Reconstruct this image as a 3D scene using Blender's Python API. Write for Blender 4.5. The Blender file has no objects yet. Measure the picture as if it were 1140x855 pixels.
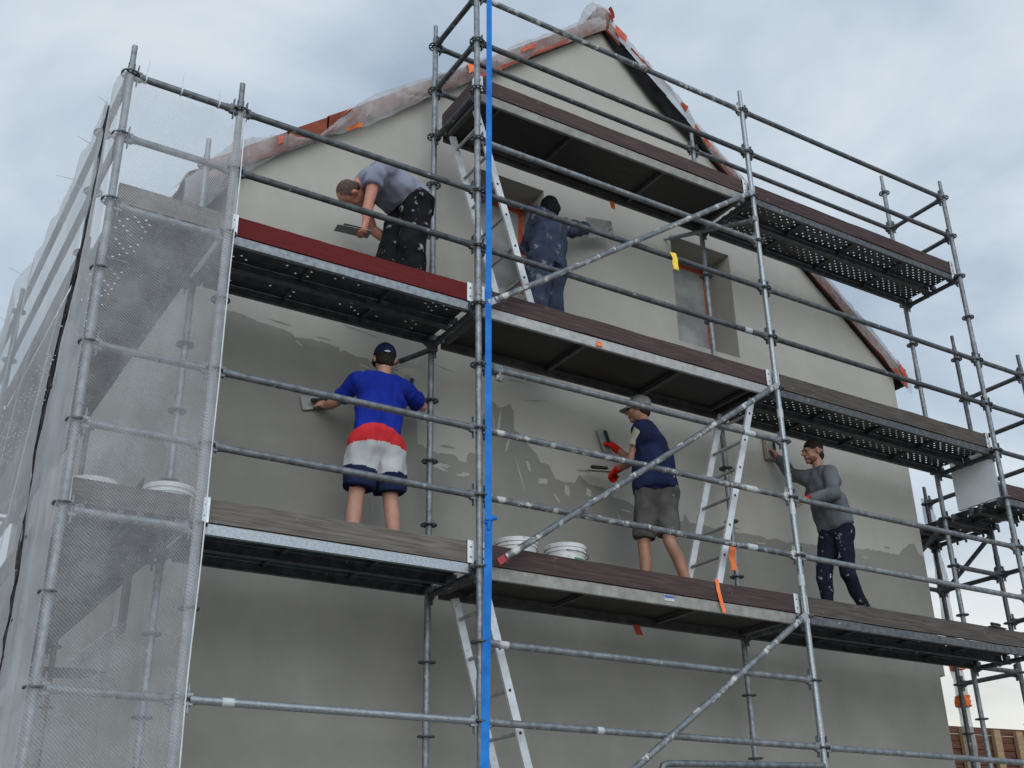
import bpy, bmesh, math, random
import numpy as np
from mathutils import Vector as V, Matrix, noise, geometry
random.seed(7)
S = bpy.context.scene
C = S.collection
R = math.radians

# ------------------------------------------------------------------ materials
def new_mat(name):
    m = bpy.data.materials.new(name); m.use_nodes = True
    nt = m.node_tree; b = nt.nodes['Principled BSDF']
    return m, nt, b
def nd(nt, t, **kw):
    n = nt.nodes.new(t)
    for k, v in kw.items(): setattr(n, k, v)
    return n
def noise_tex(nt, scale, detail=5, rough=.55, coord='Object', stretch=None):
    tc = nd(nt, 'ShaderNodeTexCoord'); src = tc.outputs[coord]
    if stretch:
        mp = nd(nt, 'ShaderNodeMapping'); mp.inputs['Scale'].default_value = stretch
        nt.links.new(src, mp.inputs['Vector']); src = mp.outputs[0]
    n = nd(nt, 'ShaderNodeTexNoise'); n.inputs['Scale'].default_value = scale
    n.inputs['Detail'].default_value = detail; n.inputs['Roughness'].default_value = rough
    nt.links.new(src, n.inputs['Vector']); return n
def ramp(nt, src, stops):
    r = nd(nt, 'ShaderNodeValToRGB'); e = r.color_ramp.elements
    e[0].position, e[0].color = stops[0][0], c4(stops[0][1])
    e[1].position, e[1].color = stops[1][0], c4(stops[1][1])
    for p, c in stops[2:]:
        x = e.new(p); x.color = c4(c)
    nt.links.new(src, r.inputs[0]); return r
def c4(c):
    if not hasattr(c, '__len__'): c = (c, c, c)
    return (c[0], c[1], c[2], 1)
def mixc(nt, fac, a, b, blend='MIX'):
    m = nd(nt, 'ShaderNodeMix', data_type='RGBA', blend_type=blend)
    for s, v in ((m.inputs['Factor'], fac), (m.inputs['A'], a), (m.inputs['B'], b)):
        if hasattr(v, 'is_linked') or hasattr(v, 'links'): nt.links.new(v, s)
        elif s.type == 'RGBA': s.default_value = c4(v)
        else: s.default_value = v
    return m.outputs['Result']
def bump(nt, b, h, strength=.3, dist=.01):
    n = nd(nt, 'ShaderNodeBump'); n.inputs['Strength'].default_value = strength; n.inputs['Distance'].default_value = dist
    nt.links.new(h, n.inputs['Height']); nt.links.new(n.outputs[0], b.inputs['Normal'])

def simple(name, a, b_, scale=8, rough=.7, metal=0, bmp=.15, stretch=None, detail=5, splat=None, splat_col=(.5,.49,.46), splat_scale=14, rnd=0, bdist=.004):
    m, nt, b = new_mat(name)
    n = noise_tex(nt, scale, detail, stretch=stretch)
    col = ramp(nt, n.outputs['Fac'], [(.3, a), (.7, b_)]).outputs[0]
    if rnd:
        oi = nd(nt, 'ShaderNodeObjectInfo')
        mr = nd(nt, 'ShaderNodeMapRange'); mr.inputs['To Min'].default_value = 1 - rnd; mr.inputs['To Max'].default_value = 1 + rnd
        nt.links.new(oi.outputs['Random'], mr.inputs['Value'])
        cb = nd(nt, 'ShaderNodeCombineColor')
        for i in range(3): nt.links.new(mr.outputs[0], cb.inputs[i])
        col = mixc(nt, 1.0, col, cb.outputs[0], 'MULTIPLY')
    b.inputs['Metallic'].default_value = metal
    b.inputs['Roughness'].default_value = rough
    if metal == 0 and rough >= .55: b.inputs['Specular IOR Level'].default_value = .5 if rough < .6 else .12
    if splat is not None:
        n2 = noise_tex(nt, splat_scale, 6, .65)
        f = ramp(nt, n2.outputs['Fac'], [(splat, 0), (splat + .05, 1)]).outputs[0]
        col = mixc(nt, f, col, splat_col)
        if metal:
            inv = nd(nt, 'ShaderNodeMath', operation='MULTIPLY_ADD')
            nt.links.new(f, inv.inputs[0]); inv.inputs[1].default_value = -metal; inv.inputs[2].default_value = metal
            nt.links.new(inv.outputs[0], b.inputs['Metallic'])
    nt.links.new(col, b.inputs['Base Color'])
    if bmp: bump(nt, b, n.outputs['Fac'], bmp, bdist)
    return m

M = {}
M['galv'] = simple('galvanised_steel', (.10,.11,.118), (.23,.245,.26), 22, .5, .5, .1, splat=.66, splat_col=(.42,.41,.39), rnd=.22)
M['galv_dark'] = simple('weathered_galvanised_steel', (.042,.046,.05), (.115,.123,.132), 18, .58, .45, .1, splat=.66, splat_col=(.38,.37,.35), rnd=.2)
M['galv_bright'] = simple('bright_galvanised_steel', (.22,.24,.255), (.36,.385,.405), 60, .4, .6, .1, splat=.72, rnd=.1)
M['galv_splat'] = simple('plaster_splashed_steel', (.095,.105,.115), (.21,.225,.24), 20, .5, .5, .2, splat=.55, splat_col=(.45,.445,.42), splat_scale=9, rnd=.1)
M['deck_steel'] = simple('deck_steel', (.035,.037,.039), (.085,.088,.09), 9, .55, .35, .1, splat=.68, rnd=.1)
M['deck_teal'] = simple('new_deck_steel', (.05,.075,.082), (.10,.135,.142), 9, .45, .45, .05, rnd=.05)
M['alu'] = simple('aluminium', (.24,.24,.235), (.40,.395,.38), 14, .5, .35, .05, splat=.7, splat_col=(.35,.34,.31), rnd=.05)
M['alu_white'] = simple('ladder_aluminium', (.46,.47,.48), (.60,.61,.62), 14, .42, .3, .05, splat=.61, splat_col=(.42,.41,.39))
M['alu_dirty'] = simple('dirty_aluminium_beam', (.16,.155,.14), (.29,.28,.255), 10, .6, .15, .1, splat=.7, splat_col=(.2,.19,.17), rnd=.08)
M['ply'] = simple('dark_plywood', (.012,.0105,.010), (.03,.026,.024), 6, .55, 0, .1, stretch=(1, 6, 6))
def wood(name, a, b_, chips=.7, chipcol=(.32,.29,.27)):
    return simple(name, a, b_, 7, .82, 0, .5, stretch=(.5, 9, 9), detail=9, splat=chips, splat_col=chipcol, splat_scale=13, rnd=.08)
M['wood_red'] = wood('red_painted_board', (.088,.012,.013), (.118,.018,.018), .70, (.07,.012,.012))
M['wood_plum'] = wood('plum_painted_board', (.040,.028,.028), (.085,.057,.056), .655, (.16,.13,.122))
M['wood_grey'] = wood('weathered_grey_board', (.075,.066,.057), (.165,.148,.128), .67)
M['wood_brown'] = wood('brown_weathered_board', (.048,.042,.038), (.105,.093,.083), .67)
M['wood_pale'] = wood('pale_timber', (.22,.15,.085), (.36,.25,.15), .8)
M['wood_clad'] = wood('red_brown_cladding', (.065,.030,.020), (.14,.068,.045), .8)
M['bracket'] = simple('zinc_bracket', (.55,.57,.58), (.75,.77,.78), 20, .4, .5, .05)
M['red_paint'] = simple('red_fitting_paint', (.22,.02,.02), (.33,.04,.035), 14, .5, .1, .05)
M['strap'] = simple('blue_webbing', (.010,.11,.38), (.022,.19,.55), 7, .65, 0, .1)
M['orange'] = simple('orange_tape', (.75,.13,.02), (.85,.2,.04), 20, .5, 0, .1)
M['redorange'] = simple('red_orange_tape', (.36,.05,.025), (.52,.09,.035), 20, .5, 0, .1)
M['yellow'] = simple('yellow_tape', (.75,.5,.03), (.85,.6,.06), 20, .5, 0, .1)
M['sticker'] = simple('white_sticker', (.34,.36,.37), (.50,.52,.53), 20, .5, 0, 0)
M['sticker_blue'] = simple('blue_print', (.03,.06,.25), (.05,.09,.32), 20, .5, 0, 0)
M['white'] = simple('white_plastic', (.55,.555,.54), (.68,.685,.67), 6, .4, 0, .02, splat=.57, splat_col=(.40,.39,.36))
M['green'] = simple('green_print', (.02,.16,.07), (.03,.22,.10), 12, .5, 0, 0)
M['dark'] = simple('dark_membrane', (.012,.012,.013), (.03,.03,.032), 10, .7, 0, .2)
M['tile'] = simple('terracotta_tile', (.13,.032,.02), (.22,.06,.035), 6, .65, 0, .15)
M['panel'] = simple('pale_insulation_panel', (.52,.55,.57), (.60,.63,.65), 4, .6, 0, .03)
M['earth'] = simple('bare_earth', (.27,.245,.205), (.40,.37,.32), .6, .95, 0, .4)
M['glass'] = simple('dark_window_glass', (.012,.014,.016), (.02,.022,.024), 3, .08, 0, 0)
M['frame_white'] = simple('white_window_frame', (.55,.55,.54), (.66,.66,.65), 6, .4, 0, 0)
M['cord'] = simple('dark_cord', (.02,.02,.022), (.045,.045,.05), 20, .8, 0, .05)
M['tie'] = simple('clear_cable_tie', (.45,.47,.48), (.6,.62,.63), 20, .4, 0, 0)
# skin and clothes
M['skin'] = simple('skin', (.36,.175,.12), (.46,.24,.17), 12, .55, 0, .05)
M['skin_tan'] = simple('tanned_skin', (.25,.115,.07), (.34,.165,.105), 12, .55, 0, .05)
M['skin_red'] = simple('reddened_skin', (.40,.15,.10), (.48,.21,.15), 12, .55, 0, .05)
M['hair_dark'] = simple('dark_hair', (.012,.009,.008), (.03,.022,.018), 70, .7, 0, .4)
M['hair_brown'] = simple('short_brown_hair', (.075,.05,.038), (.12,.085,.068), 70, .75, 0, .3)
def cloth(name, a, b_, **kw): return simple(name, a, b_, kw.pop('scale', 9), .9, 0, .25, bdist=.006, **kw)
M['blue'] = cloth('royal_blue_cotton', (.007,.018,.19), (.011,.028,.27))
M['navy'] = cloth('navy_cloth', (.008,.011,.035), (.016,.022,.06))
M['navy_over'] = cloth('dusty_navy_workwear', (.024,.031,.055), (.05,.06,.092), splat=.585, splat_col=(.16,.17,.19), splat_scale=9)
M['redcloth'] = cloth('red_cloth', (.42,.02,.025), (.55,.035,.04))
M['greycloth'] = cloth('light_grey_cloth', (.36,.36,.37), (.47,.47,.48))
M['tee_grey'] = cloth('blue_grey_cotton', (.17,.18,.235), (.24,.25,.31))
M['black_paint'] = cloth('paint_splashed_black_trousers', (.006,.006,.008), (.014,.014,.017), splat=.605, splat_col=(.30,.29,.265), splat_scale=13)
M['black_spots'] = cloth('black_sweatpants', (.007,.008,.016), (.014,.016,.028), splat=.60, splat_col=(.38,.37,.36), splat_scale=17)
M['khaki'] = cloth('grey_khaki_shorts', (.055,.053,.048), (.10,.096,.088), splat=.68, splat_col=(.2,.2,.19))
M['beige'] = cloth('beige_cotton', (.30,.28,.23), (.38,.36,.30))
M['hoodie'] = cloth('grey_hoodie', (.075,.082,.09), (.12,.13,.14))
M['capgrey'] = cloth('grey_cap', (.17,.175,.18), (.30,.30,.30))
M['capblack'] = cloth('black_cap', (.006,.006,.008), (.012,.012,.014))
M['glove'] = cloth('red_glove', (.38,.012,.012), (.55,.025,.02))
M['stubble'] = simple('stubble', (.12,.06,.04), (.17,.085,.06), 60, .7, 0, .2)
M['shoe'] = simple('dark_shoe', (.02,.02,.02), (.05,.048,.045), 10, .7, 0, .1)
M['eye'] = simple('eye', (.02,.015,.012), (.05,.04,.035), 10, .2, 0, 0)
M['lip'] = simple('lip', (.25,.08,.07), (.3,.1,.09), 10, .5, 0, 0)
M['blade'] = simple('trowel_blade', (.28,.29,.27), (.42,.43,.41), 10, .35, .6, .05, splat=.58, splat_col=(.38,.375,.35))
M['blade_plaster'] = simple('plaster_covered_blade', (.20,.21,.20), (.33,.34,.325), 12, .7, .1, .4, splat=.6, splat_col=(.12,.125,.12))
M['sponge'] = simple('brown_sponge', (.25,.17,.12), (.36,.26,.19), 30, .95, 0, .5)
M['grip'] = simple('dark_grip', (.015,.018,.016), (.03,.035,.03), 10, .6, 0, 0)

def plaster(name, lo, hi, mott, streak=1.0, bs=.3):
    m, nt, b = new_mat(name)
    big = noise_tex(nt, .75, 6, .6)
    mid = noise_tex(nt, 4.5, 6, .62, stretch=(1, 1, .55))
    sw = noise_tex(nt, 2.2, 4, .6, stretch=(.35, 1, 2.4))
    fine = noise_tex(nt, 160, 3, .6)
    col = ramp(nt, big.outputs['Fac'], [(.32, lo), (.68, hi)]).outputs[0]
    f = ramp(nt, mid.outputs['Fac'], [(.35, 0), (.75, 1)]).outputs[0]
    fm = nd(nt, 'ShaderNodeMath', operation='MULTIPLY'); nt.links.new(f, fm.inputs[0]); fm.inputs[1].default_value = .40
    col = mixc(nt, fm.outputs[0], col, mott)
    f2 = ramp(nt, sw.outputs['Fac'], [(.45, 0), (.8, 1)]).outputs[0]
    fm2 = nd(nt, 'ShaderNodeMath', operation='MULTIPLY'); nt.links.new(f2, fm2.inputs[0]); fm2.inputs[1].default_value = .22 * streak
    col = mixc(nt, fm2.outputs[0], col, hi)
    nt.links.new(col, b.inputs['Base Color'])
    b.inputs['Roughness'].default_value = .88; b.inputs['Specular IOR Level'].default_value = .2
    h = nd(nt, 'ShaderNodeMath', operation='MULTIPLY_ADD')
    nt.links.new(sw.outputs['Fac'], h.inputs[0]); h.inputs[1].default_value = 2.0; nt.links.new(fine.outputs['Fac'], h.inputs[2])
    bump(nt, b, h.outputs[0], bs, .004)
    return m
M['plaster'] = plaster('dry_grey_render', (.338,.325,.290), (.405,.390,.350), (.308,.296,.264))
M['plaster_wet'] = plaster('wet_grey_render', (.196,.190,.169), (.262,.254,.228), (.168,.163,.145), bs=.2)
M['plaster_base'] = plaster('darker_lower_render', (.185,.178,.154), (.225,.217,.19), (.165,.16,.138))

M['plaster_mark'] = plaster('trowel_edge_render', (.17,.165,.15), (.22,.212,.19), (.16,.155,.14))
def net_mat(name, cov, col, var=.16, scale=2.0):
    m = bpy.data.materials.new(name); m.use_nodes = True; nt = m.node_tree; nt.nodes.clear()
    out = nd(nt, 'ShaderNodeOutputMaterial')
    tr = nd(nt, 'ShaderNodeBsdfTransparent'); df = nd(nt, 'ShaderNodeBsdfDiffuse'); tl = nd(nt, 'ShaderNodeBsdfTranslucent')
    df.inputs[0].default_value = c4(col); tl.inputs[0].default_value = c4(col)
    a = nd(nt, 'ShaderNodeMixShader'); a.inputs[0].default_value = .4
    nt.links.new(df.outputs[0], a.inputs[1]); nt.links.new(tl.outputs[0], a.inputs[2])
    n = noise_tex(nt, scale, 5, .6)
    mr = nd(nt, 'ShaderNodeMapRange'); mr.inputs['From Min'].default_value = .3; mr.inputs['From Max'].default_value = .7
    mr.inputs['To Min'].default_value = cov - var; mr.inputs['To Max'].default_value = cov + var
    nt.links.new(n.outputs['Fac'], mr.inputs['Value'])
    # knitted threads: denser horizontal and vertical yarns, about a centimetre apart
    tc = nd(nt, 'ShaderNodeTexCoord')
    w1 = nd(nt, 'ShaderNodeTexWave', wave_type='BANDS', bands_direction='DIAGONAL'); w1.inputs['Scale'].default_value = 30; w1.inputs['Distortion'].default_value = .6
    nt.links.new(tc.outputs['Object'], w1.inputs['Vector'])
    ad = nd(nt, 'ShaderNodeMath', operation='MULTIPLY_ADD'); nt.links.new(w1.outputs['Fac'], ad.inputs[0]); ad.inputs[1].default_value = .10
    sb = nd(nt, 'ShaderNodeMath', operation='SUBTRACT'); nt.links.new(mr.outputs[0], sb.inputs[0]); sb.inputs[1].default_value = .05
    nt.links.new(sb.outputs[0], ad.inputs[2])
    mx = nd(nt, 'ShaderNodeMixShader'); nt.links.new(ad.outputs[0], mx.inputs[0])
    nt.links.new(tr.outputs[0], mx.inputs[1]); nt.links.new(a.outputs[0], mx.inputs[2]); nt.links.new(mx.outputs[0], out.inputs[0])
    return m
M['net'] = net_mat('debris_netting', .31, (.68,.69,.71), .09, 3.0)
M['net_thick'] = net_mat('double_debris_netting', .60, (.70,.705,.715), .12)
def plastic_mat():
    m = bpy.data.materials.new('clear_plastic_sheeting'); m.use_nodes = True; nt = m.node_tree; nt.nodes.clear()
    out = nd(nt, 'ShaderNodeOutputMaterial'); tr = nd(nt, 'ShaderNodeBsdfTransparent'); tr.inputs[0].default_value = (.93,.93,.94,1)
    b = nd(nt, 'ShaderNodeBsdfPrincipled'); b.inputs['Roughness'].default_value = .28
    b.inputs['Base Color'].default_value = (.54,.52,.515,1)
    n2 = noise_tex(nt, 2.6, 4, .5, stretch=(1.6, 1, 1))
    mr = nd(nt, 'ShaderNodeMapRange'); mr.inputs['From Min'].default_value = .3; mr.inputs['From Max'].default_value = .7
    mr.inputs['To Min'].default_value = .20; mr.inputs['To Max'].default_value = .52
    nt.links.new(n2.outputs['Fac'], mr.inputs['Value'])
    mx = nd(nt, 'ShaderNodeMixShader'); nt.links.new(mr.outputs[0], mx.inputs[0]); nt.links.new(tr.outputs[0], mx.inputs[1]); nt.links.new(b.outputs[0], mx.inputs[2])
    nt.links.new(mx.outputs[0], out.inputs[0]); return m
M['plastic'] = plastic_mat()
M['film'] = simple('dusty_plastic_film', (.20,.205,.20), (.33,.335,.325), 5, .35, 0, .5, bdist=.02)

# ------------------------------------------------------------------ mesh helpers
class MB:
    def __init__(s): s.v = []; s.f = []
    def add(s, vs, fs):
        k = len(s.v); s.v += [tuple(p) for p in vs]; s.f += [tuple(i + k for i in f) for f in fs]; return s
    def box(s, a, b):
        x0,y0,z0 = a; x1,y1,z1 = b
        return s.add([(x0,y0,z0),(x1,y0,z0),(x1,y1,z0),(x0,y1,z0),(x0,y0,z1),(x1,y0,z1),(x1,y1,z1),(x0,y1,z1)],
                     [(3,2,1,0),(4,5,6,7),(0,1,5,4),(1,2,6,5),(2,3,7,6),(3,0,4,7)])
    def bbox(s, a, b, e=.004):     # box with chamfered edges
        bm = bmesh.new(); bmesh.ops.create_cube(bm, size=1)
        for v in bm.verts: v.co = V([(a[i]+b[i])/2 + v.co[i]*(b[i]-a[i]) for i in range(3)])
        bmesh.ops.bevel(bm, geom=bm.edges[:], offset=e, segments=1, affect='EDGES')
        bm.verts.index_update()
        s.add([v.co[:] for v in bm.verts], [[v.index for v in f.verts] for f in bm.faces]); bm.free(); return s
    def frame(s, d):
        d = V(d).normalized(); a = V((0,0,1)) if abs(d.z) < .9 else V((1,0,0))
        u = d.cross(a).normalized(); return d, u, u.cross(d)
    def tube(s, p0, p1, r, n=14, r1=None, caps=True):
        p0 = V(p0); p1 = V(p1); d, u, w = s.frame(p1-p0); r1 = r if r1 is None else r1
        vs = []
        for p, q in ((p0, r), (p1, r1)):
            for i in range(n):
                a = 2*math.pi*i/n; vs.append(p + u*math.cos(a)*q + w*math.sin(a)*q)
        fs = [(i, (i+1) % n, n+(i+1) % n, n+i) for i in range(n)]
        if caps: fs += [tuple(range(n-1, -1, -1)), tuple(range(n, 2*n))]
        return s.add(vs, fs)
    def path(s, pts, r, n=10):
        pts = [V(p) for p in pts]; rings = []
        u0 = None
        for i, p in enumerate(pts):
            d = (pts[min(i+1, len(pts)-1)] - pts[max(i-1, 0)]).normalized()
            if u0 is None: _, u0, _ = s.frame(d)
            u = (u0 - d*u0.dot(d)).normalized(); w = u.cross(d); u0 = u
            rings.append([p + u*math.cos(2*math.pi*k/n)*r + w*math.sin(2*math.pi*k/n)*r for k in range(n)])
        vs = [q for rg in rings for q in rg]; fs = []
        for i in range(len(pts)-1):
            for k in range(n): fs.append((i*n+k, i*n+(k+1) % n, (i+1)*n+(k+1) % n, (i+1)*n+k))
        fs += [tuple(range(n-1, -1, -1)), tuple(range((len(pts)-1)*n, len(pts)*n))]
        return s.add(vs, fs)
    def lathe(s, prof, n=24, c=(0,0,0)):
        vs = []; fs = []
        for r, z in prof:
            for k in range(n): vs.append((c[0]+r*math.cos(2*math.pi*k/n), c[1]+r*math.sin(2*math.pi*k/n), c[2]+z))
        for i in range(len(prof)-1):
            for k in range(n): fs.append((i*n+k, i*n+(k+1) % n, (i+1)*n+(k+1) % n, (i+1)*n+k))
        return s.add(vs, fs)
    def beam(s, p0, p1, w, h, up=(0,0,1)):
        p0 = V(p0); p1 = V(p1); d = (p1-p0).normalized(); side = d.cross(V(up)).normalized(); u = side.cross(d)
        vs = []
        for p in (p0, p1):
            for a, b in ((-1,-1),(1,-1),(1,1),(-1,1)): vs.append(p + side*a*w/2 + u*b*h/2)
        return s.add(vs, [(3,2,1,0),(4,5,6,7),(0,1,5,4),(1,2,6,5),(2,3,7,6),(3,0,4,7)])
    # organic shapes
    def cone(s, p0, r0, p1, r1, wide=None, ratio=1., flat0=False, flat1=False, n=16):
        p0 = V(p0); p1 = V(p1); d = (p1-p0); L = d.length; d.normalize()
        if wide is None: _, u, w = s.frame(d); ratio = 1.
        else:
            u = V(wide); u = (u - d*u.dot(d)).normalized(); w = u.cross(d)
        prof = []
        if flat0: prof += [(0, p0)]
        for k in range(0 if not flat0 else 5, 6):
            a = math.pi/2*(1-k/5); prof.append((r0*math.cos(a), p0 - d*r0*math.sin(a)))
        for k in range(0, 6 if not flat1 else 1):
            a = math.pi/2*k/5; prof.append((r1*math.cos(a), p1 + d*r1*math.sin(a)))
        if flat1: prof += [(0, p1)]
        vs = []; fs = []
        for r, p in prof:
            r = max(r, 1e-5)
            for k in range(n):
                a = 2*math.pi*k/n; vs.append(p + u*math.cos(a)*r*ratio + w*math.sin(a)*r)
        m = len(prof)
        for i in range(m-1):
            for k in range(n): fs.append((i*n+k, i*n+(k+1) % n, (i+1)*n+(k+1) % n, (i+1)*n+k))
        fs += [tuple(range(n-1, -1, -1)), tuple(range((m-1)*n, m*n))]
        return s.add(vs, fs)
    def ell(s, c, ax, n=18, half=False):
        c = V(c); ax = [V(a) for a in ax]; m = 12; vs = []; fs = []
        lo = 0. if half else -math.pi/2
        for i in range(m+1):
            t = lo + (math.pi/2-lo)*i/m; ct = max(math.cos(t), 1e-4); st = math.sin(t)
            for k in range(n):
                a = 2*math.pi*k/n; vs.append(c + ax[0]*ct*math.cos(a) + ax[1]*ct*math.sin(a) + ax[2]*st)
        for i in range(m):
            for k in range(n): fs.append((i*n+k, i*n+(k+1) % n, (i+1)*n+(k+1) % n, (i+1)*n+k))
        fs += [tuple(range(n-1, -1, -1)), tuple(range(m*n, (m+1)*n))]
        return s.add(vs, fs)
    def mesh(s, name, mat, smooth=False):
        me = bpy.data.meshes.new(name); me.from_pydata(s.v, [], s.f)
        for m in (mat if isinstance(mat, (list, tuple)) else [mat]): me.materials.append(m)
        bm = bmesh.new(); bm.from_mesh(me); bmesh.ops.recalc_face_normals(bm, faces=bm.faces[:]); bm.to_mesh(me); bm.free()
        if smooth:
            me.polygons.foreach_set('use_smooth', [True]*len(me.polygons))
            me.set_sharp_from_angle(angle=R(smooth if smooth is not True else 40))
        me.update(); return me
    def build(s, name, mat, parent=None, smooth=True, loc=None, rot=None):
        return place(name, s.mesh(name, mat, smooth), parent, loc, rot)

def place(name, me, parent=None, loc=None, rot=None):
    o = bpy.data.objects.new(name, me); C.objects.link(o)
    if parent is not None: o.parent = parent
    if loc is not None: o.location = loc
    if rot is not None: o.rotation_euler = rot
    return o
def tag(o, label, cat=None, group=None, kind=None):
    if label: o['label'] = label
    if cat: o['category'] = cat
    if group: o['group'] = group
    if kind: o['kind'] = kind
    return o
def thing(name, label, cat, loc=(0,0,0), rotz=0, group=None):
    o = bpy.data.objects.new(name, None); C.objects.link(o); o.empty_display_size = .1
    o.location = loc; o.rotation_euler = (0,0,rotz)
    return tag(o, label, cat, group)
def structure(o, label=None):
    o['kind'] = 'structure'
    return o

# ------------------------------------------------------------------ layout constants (metres; z = 0 is the lower working deck)
X0, X1, X2, X3, X4, X5 = -2.672, -1.919, 0., 3.012, 5.982, 6.72
D = .734
GZ = -3.75
WY = 1.0                       # face of the gable wall
HX0, HX1 = -1.66, 5.90         # house sides
RX, RZ = 2.12, 6.36            # top of the gable wall
SL = .838
HY1 = 9.5
EZ0 = RZ - (RX-HX0)*SL; EZ1 = RZ - (HX1-RX)*SL

# ------------------------------------------------------------------ ground
g = MB().add([(-400,-400,GZ),(400,-400,GZ),(400,400,GZ),(-400,400,GZ)], [(0,1,2,3)]).build('ground', M['earth'], smooth=False)
structure(g)

# ------------------------------------------------------------------ house
house = thing('gable_house', 'pale grey rendered gable house with half finished plaster and taped windows', 'house', (RX, WY, GZ))
def hb(mb, name, mat, parent=house, smooth=False):
    o = mb.build(name, mat, None, smooth); 
    # every house mesh is in world coordinates; parent keeps it there
    o.parent = parent
    p = V((0,0,0)); q = parent
    while q is not None: p += q.location; q = q.parent
    o.location = -p
    return o
W1 = (.55, 1.31, 2.87, 4.06); W2 = (2.83, 3.61, 2.87, 4.06); RD = .42
def poly_sheet(outer, holes, fn, mb):
    loops = [[V((x, z, 0)) for x, z in outer]] + [[V((x, z, 0)) for x, z in h] for h in holes]
    tri = geometry.tessellate_polygon(loops)
    flat = [p for l in loops for p in l]
    mb.add([fn(p.x, p.y) for p in flat], tri)
def rect(w): return [(w[0],w[2]),(w[1],w[2]),(w[1],w[3]),(w[0],w[3])]
STEP = -.06
front = MB()
outer = [(HX0,GZ),(HX1-.075,GZ),(HX1-.075,STEP),(HX1,STEP),(HX1,EZ1),(RX,RZ),(HX0,EZ0)]
poly_sheet(outer, [rect(W1), rect(W2)], lambda x, z: (x, WY, z), front)
for w in (W1, W2):
    r = rect(w)
    for i in range(4):
        a, b = r[i], r[(i+1) % 4]
        front.add([(a[0],WY,a[1]),(b[0],WY,b[1]),(b[0],WY+RD,b[1]),(a[0],WY+RD,a[1])], [(0,1,2,3)])
# right wall, with the insulation stopping above the plinth
front.add([(HX1,WY,STEP),(HX1,HY1,STEP),(HX1,HY1,EZ1),(HX1,WY,EZ1)], [(0,1,2,3)])
front.add([(HX1-.075,WY,GZ),(HX1-.075,HY1,GZ),(HX1-.075,HY1,STEP),(HX1-.075,WY,STEP)], [(0,1,2,3)])
front.add([(HX1-.075,WY,STEP),(HX1,WY,STEP),(HX1,HY1,STEP),(HX1-.075,HY1,STEP)], [(0,1,2,3)])
# left wall with two windows above each other
LWs = [(2.5, 3.95, -.10, 1.15), (2.5, 3.95, -2.6, -1.4)]
poly_sheet([(WY,GZ),(HY1,GZ),(HY1,EZ0),(WY,EZ0)], [rect(w) for w in LWs], lambda y, z: (HX0, y, z), front)
for w in LWs:
    r = rect(w)
    for i in range(4):
        a, b = r[i], r[(i+1) % 4]
        front.add([(HX0,a[0],a[1]),(HX0,b[0],b[1]),(HX0+.3,b[0],b[1]),(HX0+.3,a[0],a[1])], [(0,1,2,3)])
poly_sheet([(HX0,GZ),(HX1,GZ),(HX1,EZ1),(RX,RZ),(HX0,EZ0)], [], lambda x, z: (x, HY1, z), front)
hb(front, 'wall', M['plaster'])
# window units
def gable_window(w):
    f = MB(); y = WY+RD-.06; t = .07
    f.box((w[0]+.002,y,w[2]+.002),(w[0]+t,y+.06,w[3]-.002)); f.box((w[1]-t,y,w[2]+.002),(w[1]-.002,y+.06,w[3]-.002))
    f.box((w[0]+t,y,w[3]-t),(w[1]-t,y+.06,w[3]-.002)); f.box((w[0]+t,y,w[2]+.002),(w[1]-t,y+.06,w[2]+t))
    o = bpy.data.objects.new('window', f.mesh('window', M['frame_white'])); C.objects.link(o); o.parent = house; o.location = -house.location
    def sub(mb, name, mat, sm=False):
        s_ = mb.build(name, mat, o, sm); return s_
    # dusty film taped over the pane, slightly billowed
    n = 14; vs = []; fs = []
    for i in range(n+1):
        for j in range(n+1):
            x = w[0]+.02+(w[1]-w[0]-.04)*i/n; z = w[2]+.02+(w[3]-w[2]-.04)*j/n
            e = min(i, n-i, j, n-j)/n
            vs.append((x, y-.012-.05*min(e*3, .6)*(.4+noise.noise((x*3,0,z*3))*.6+.3), z))
    for i in range(n):
        for j in range(n): fs.append((i*(n+1)+j, (i+1)*(n+1)+j, (i+1)*(n+1)+j+1, i*(n+1)+j+1))
    sub(MB().add(vs, fs), 'plastic_film', M['film'], True)
    tp = MB(); y2 = y-.016
    tp.box((w[1]-.075,y2-.004,w[2]+.01),(w[1]-.02,y2,w[3]-.02))
    tp.box((w[0]+.02,y2-.004,w[3]-.085),(w[1]-.076,y2,w[3]-.035))
    sub(tp, 'tape', M['redorange'])
    return o
gable_window(W1); gable_window(W2)
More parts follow.
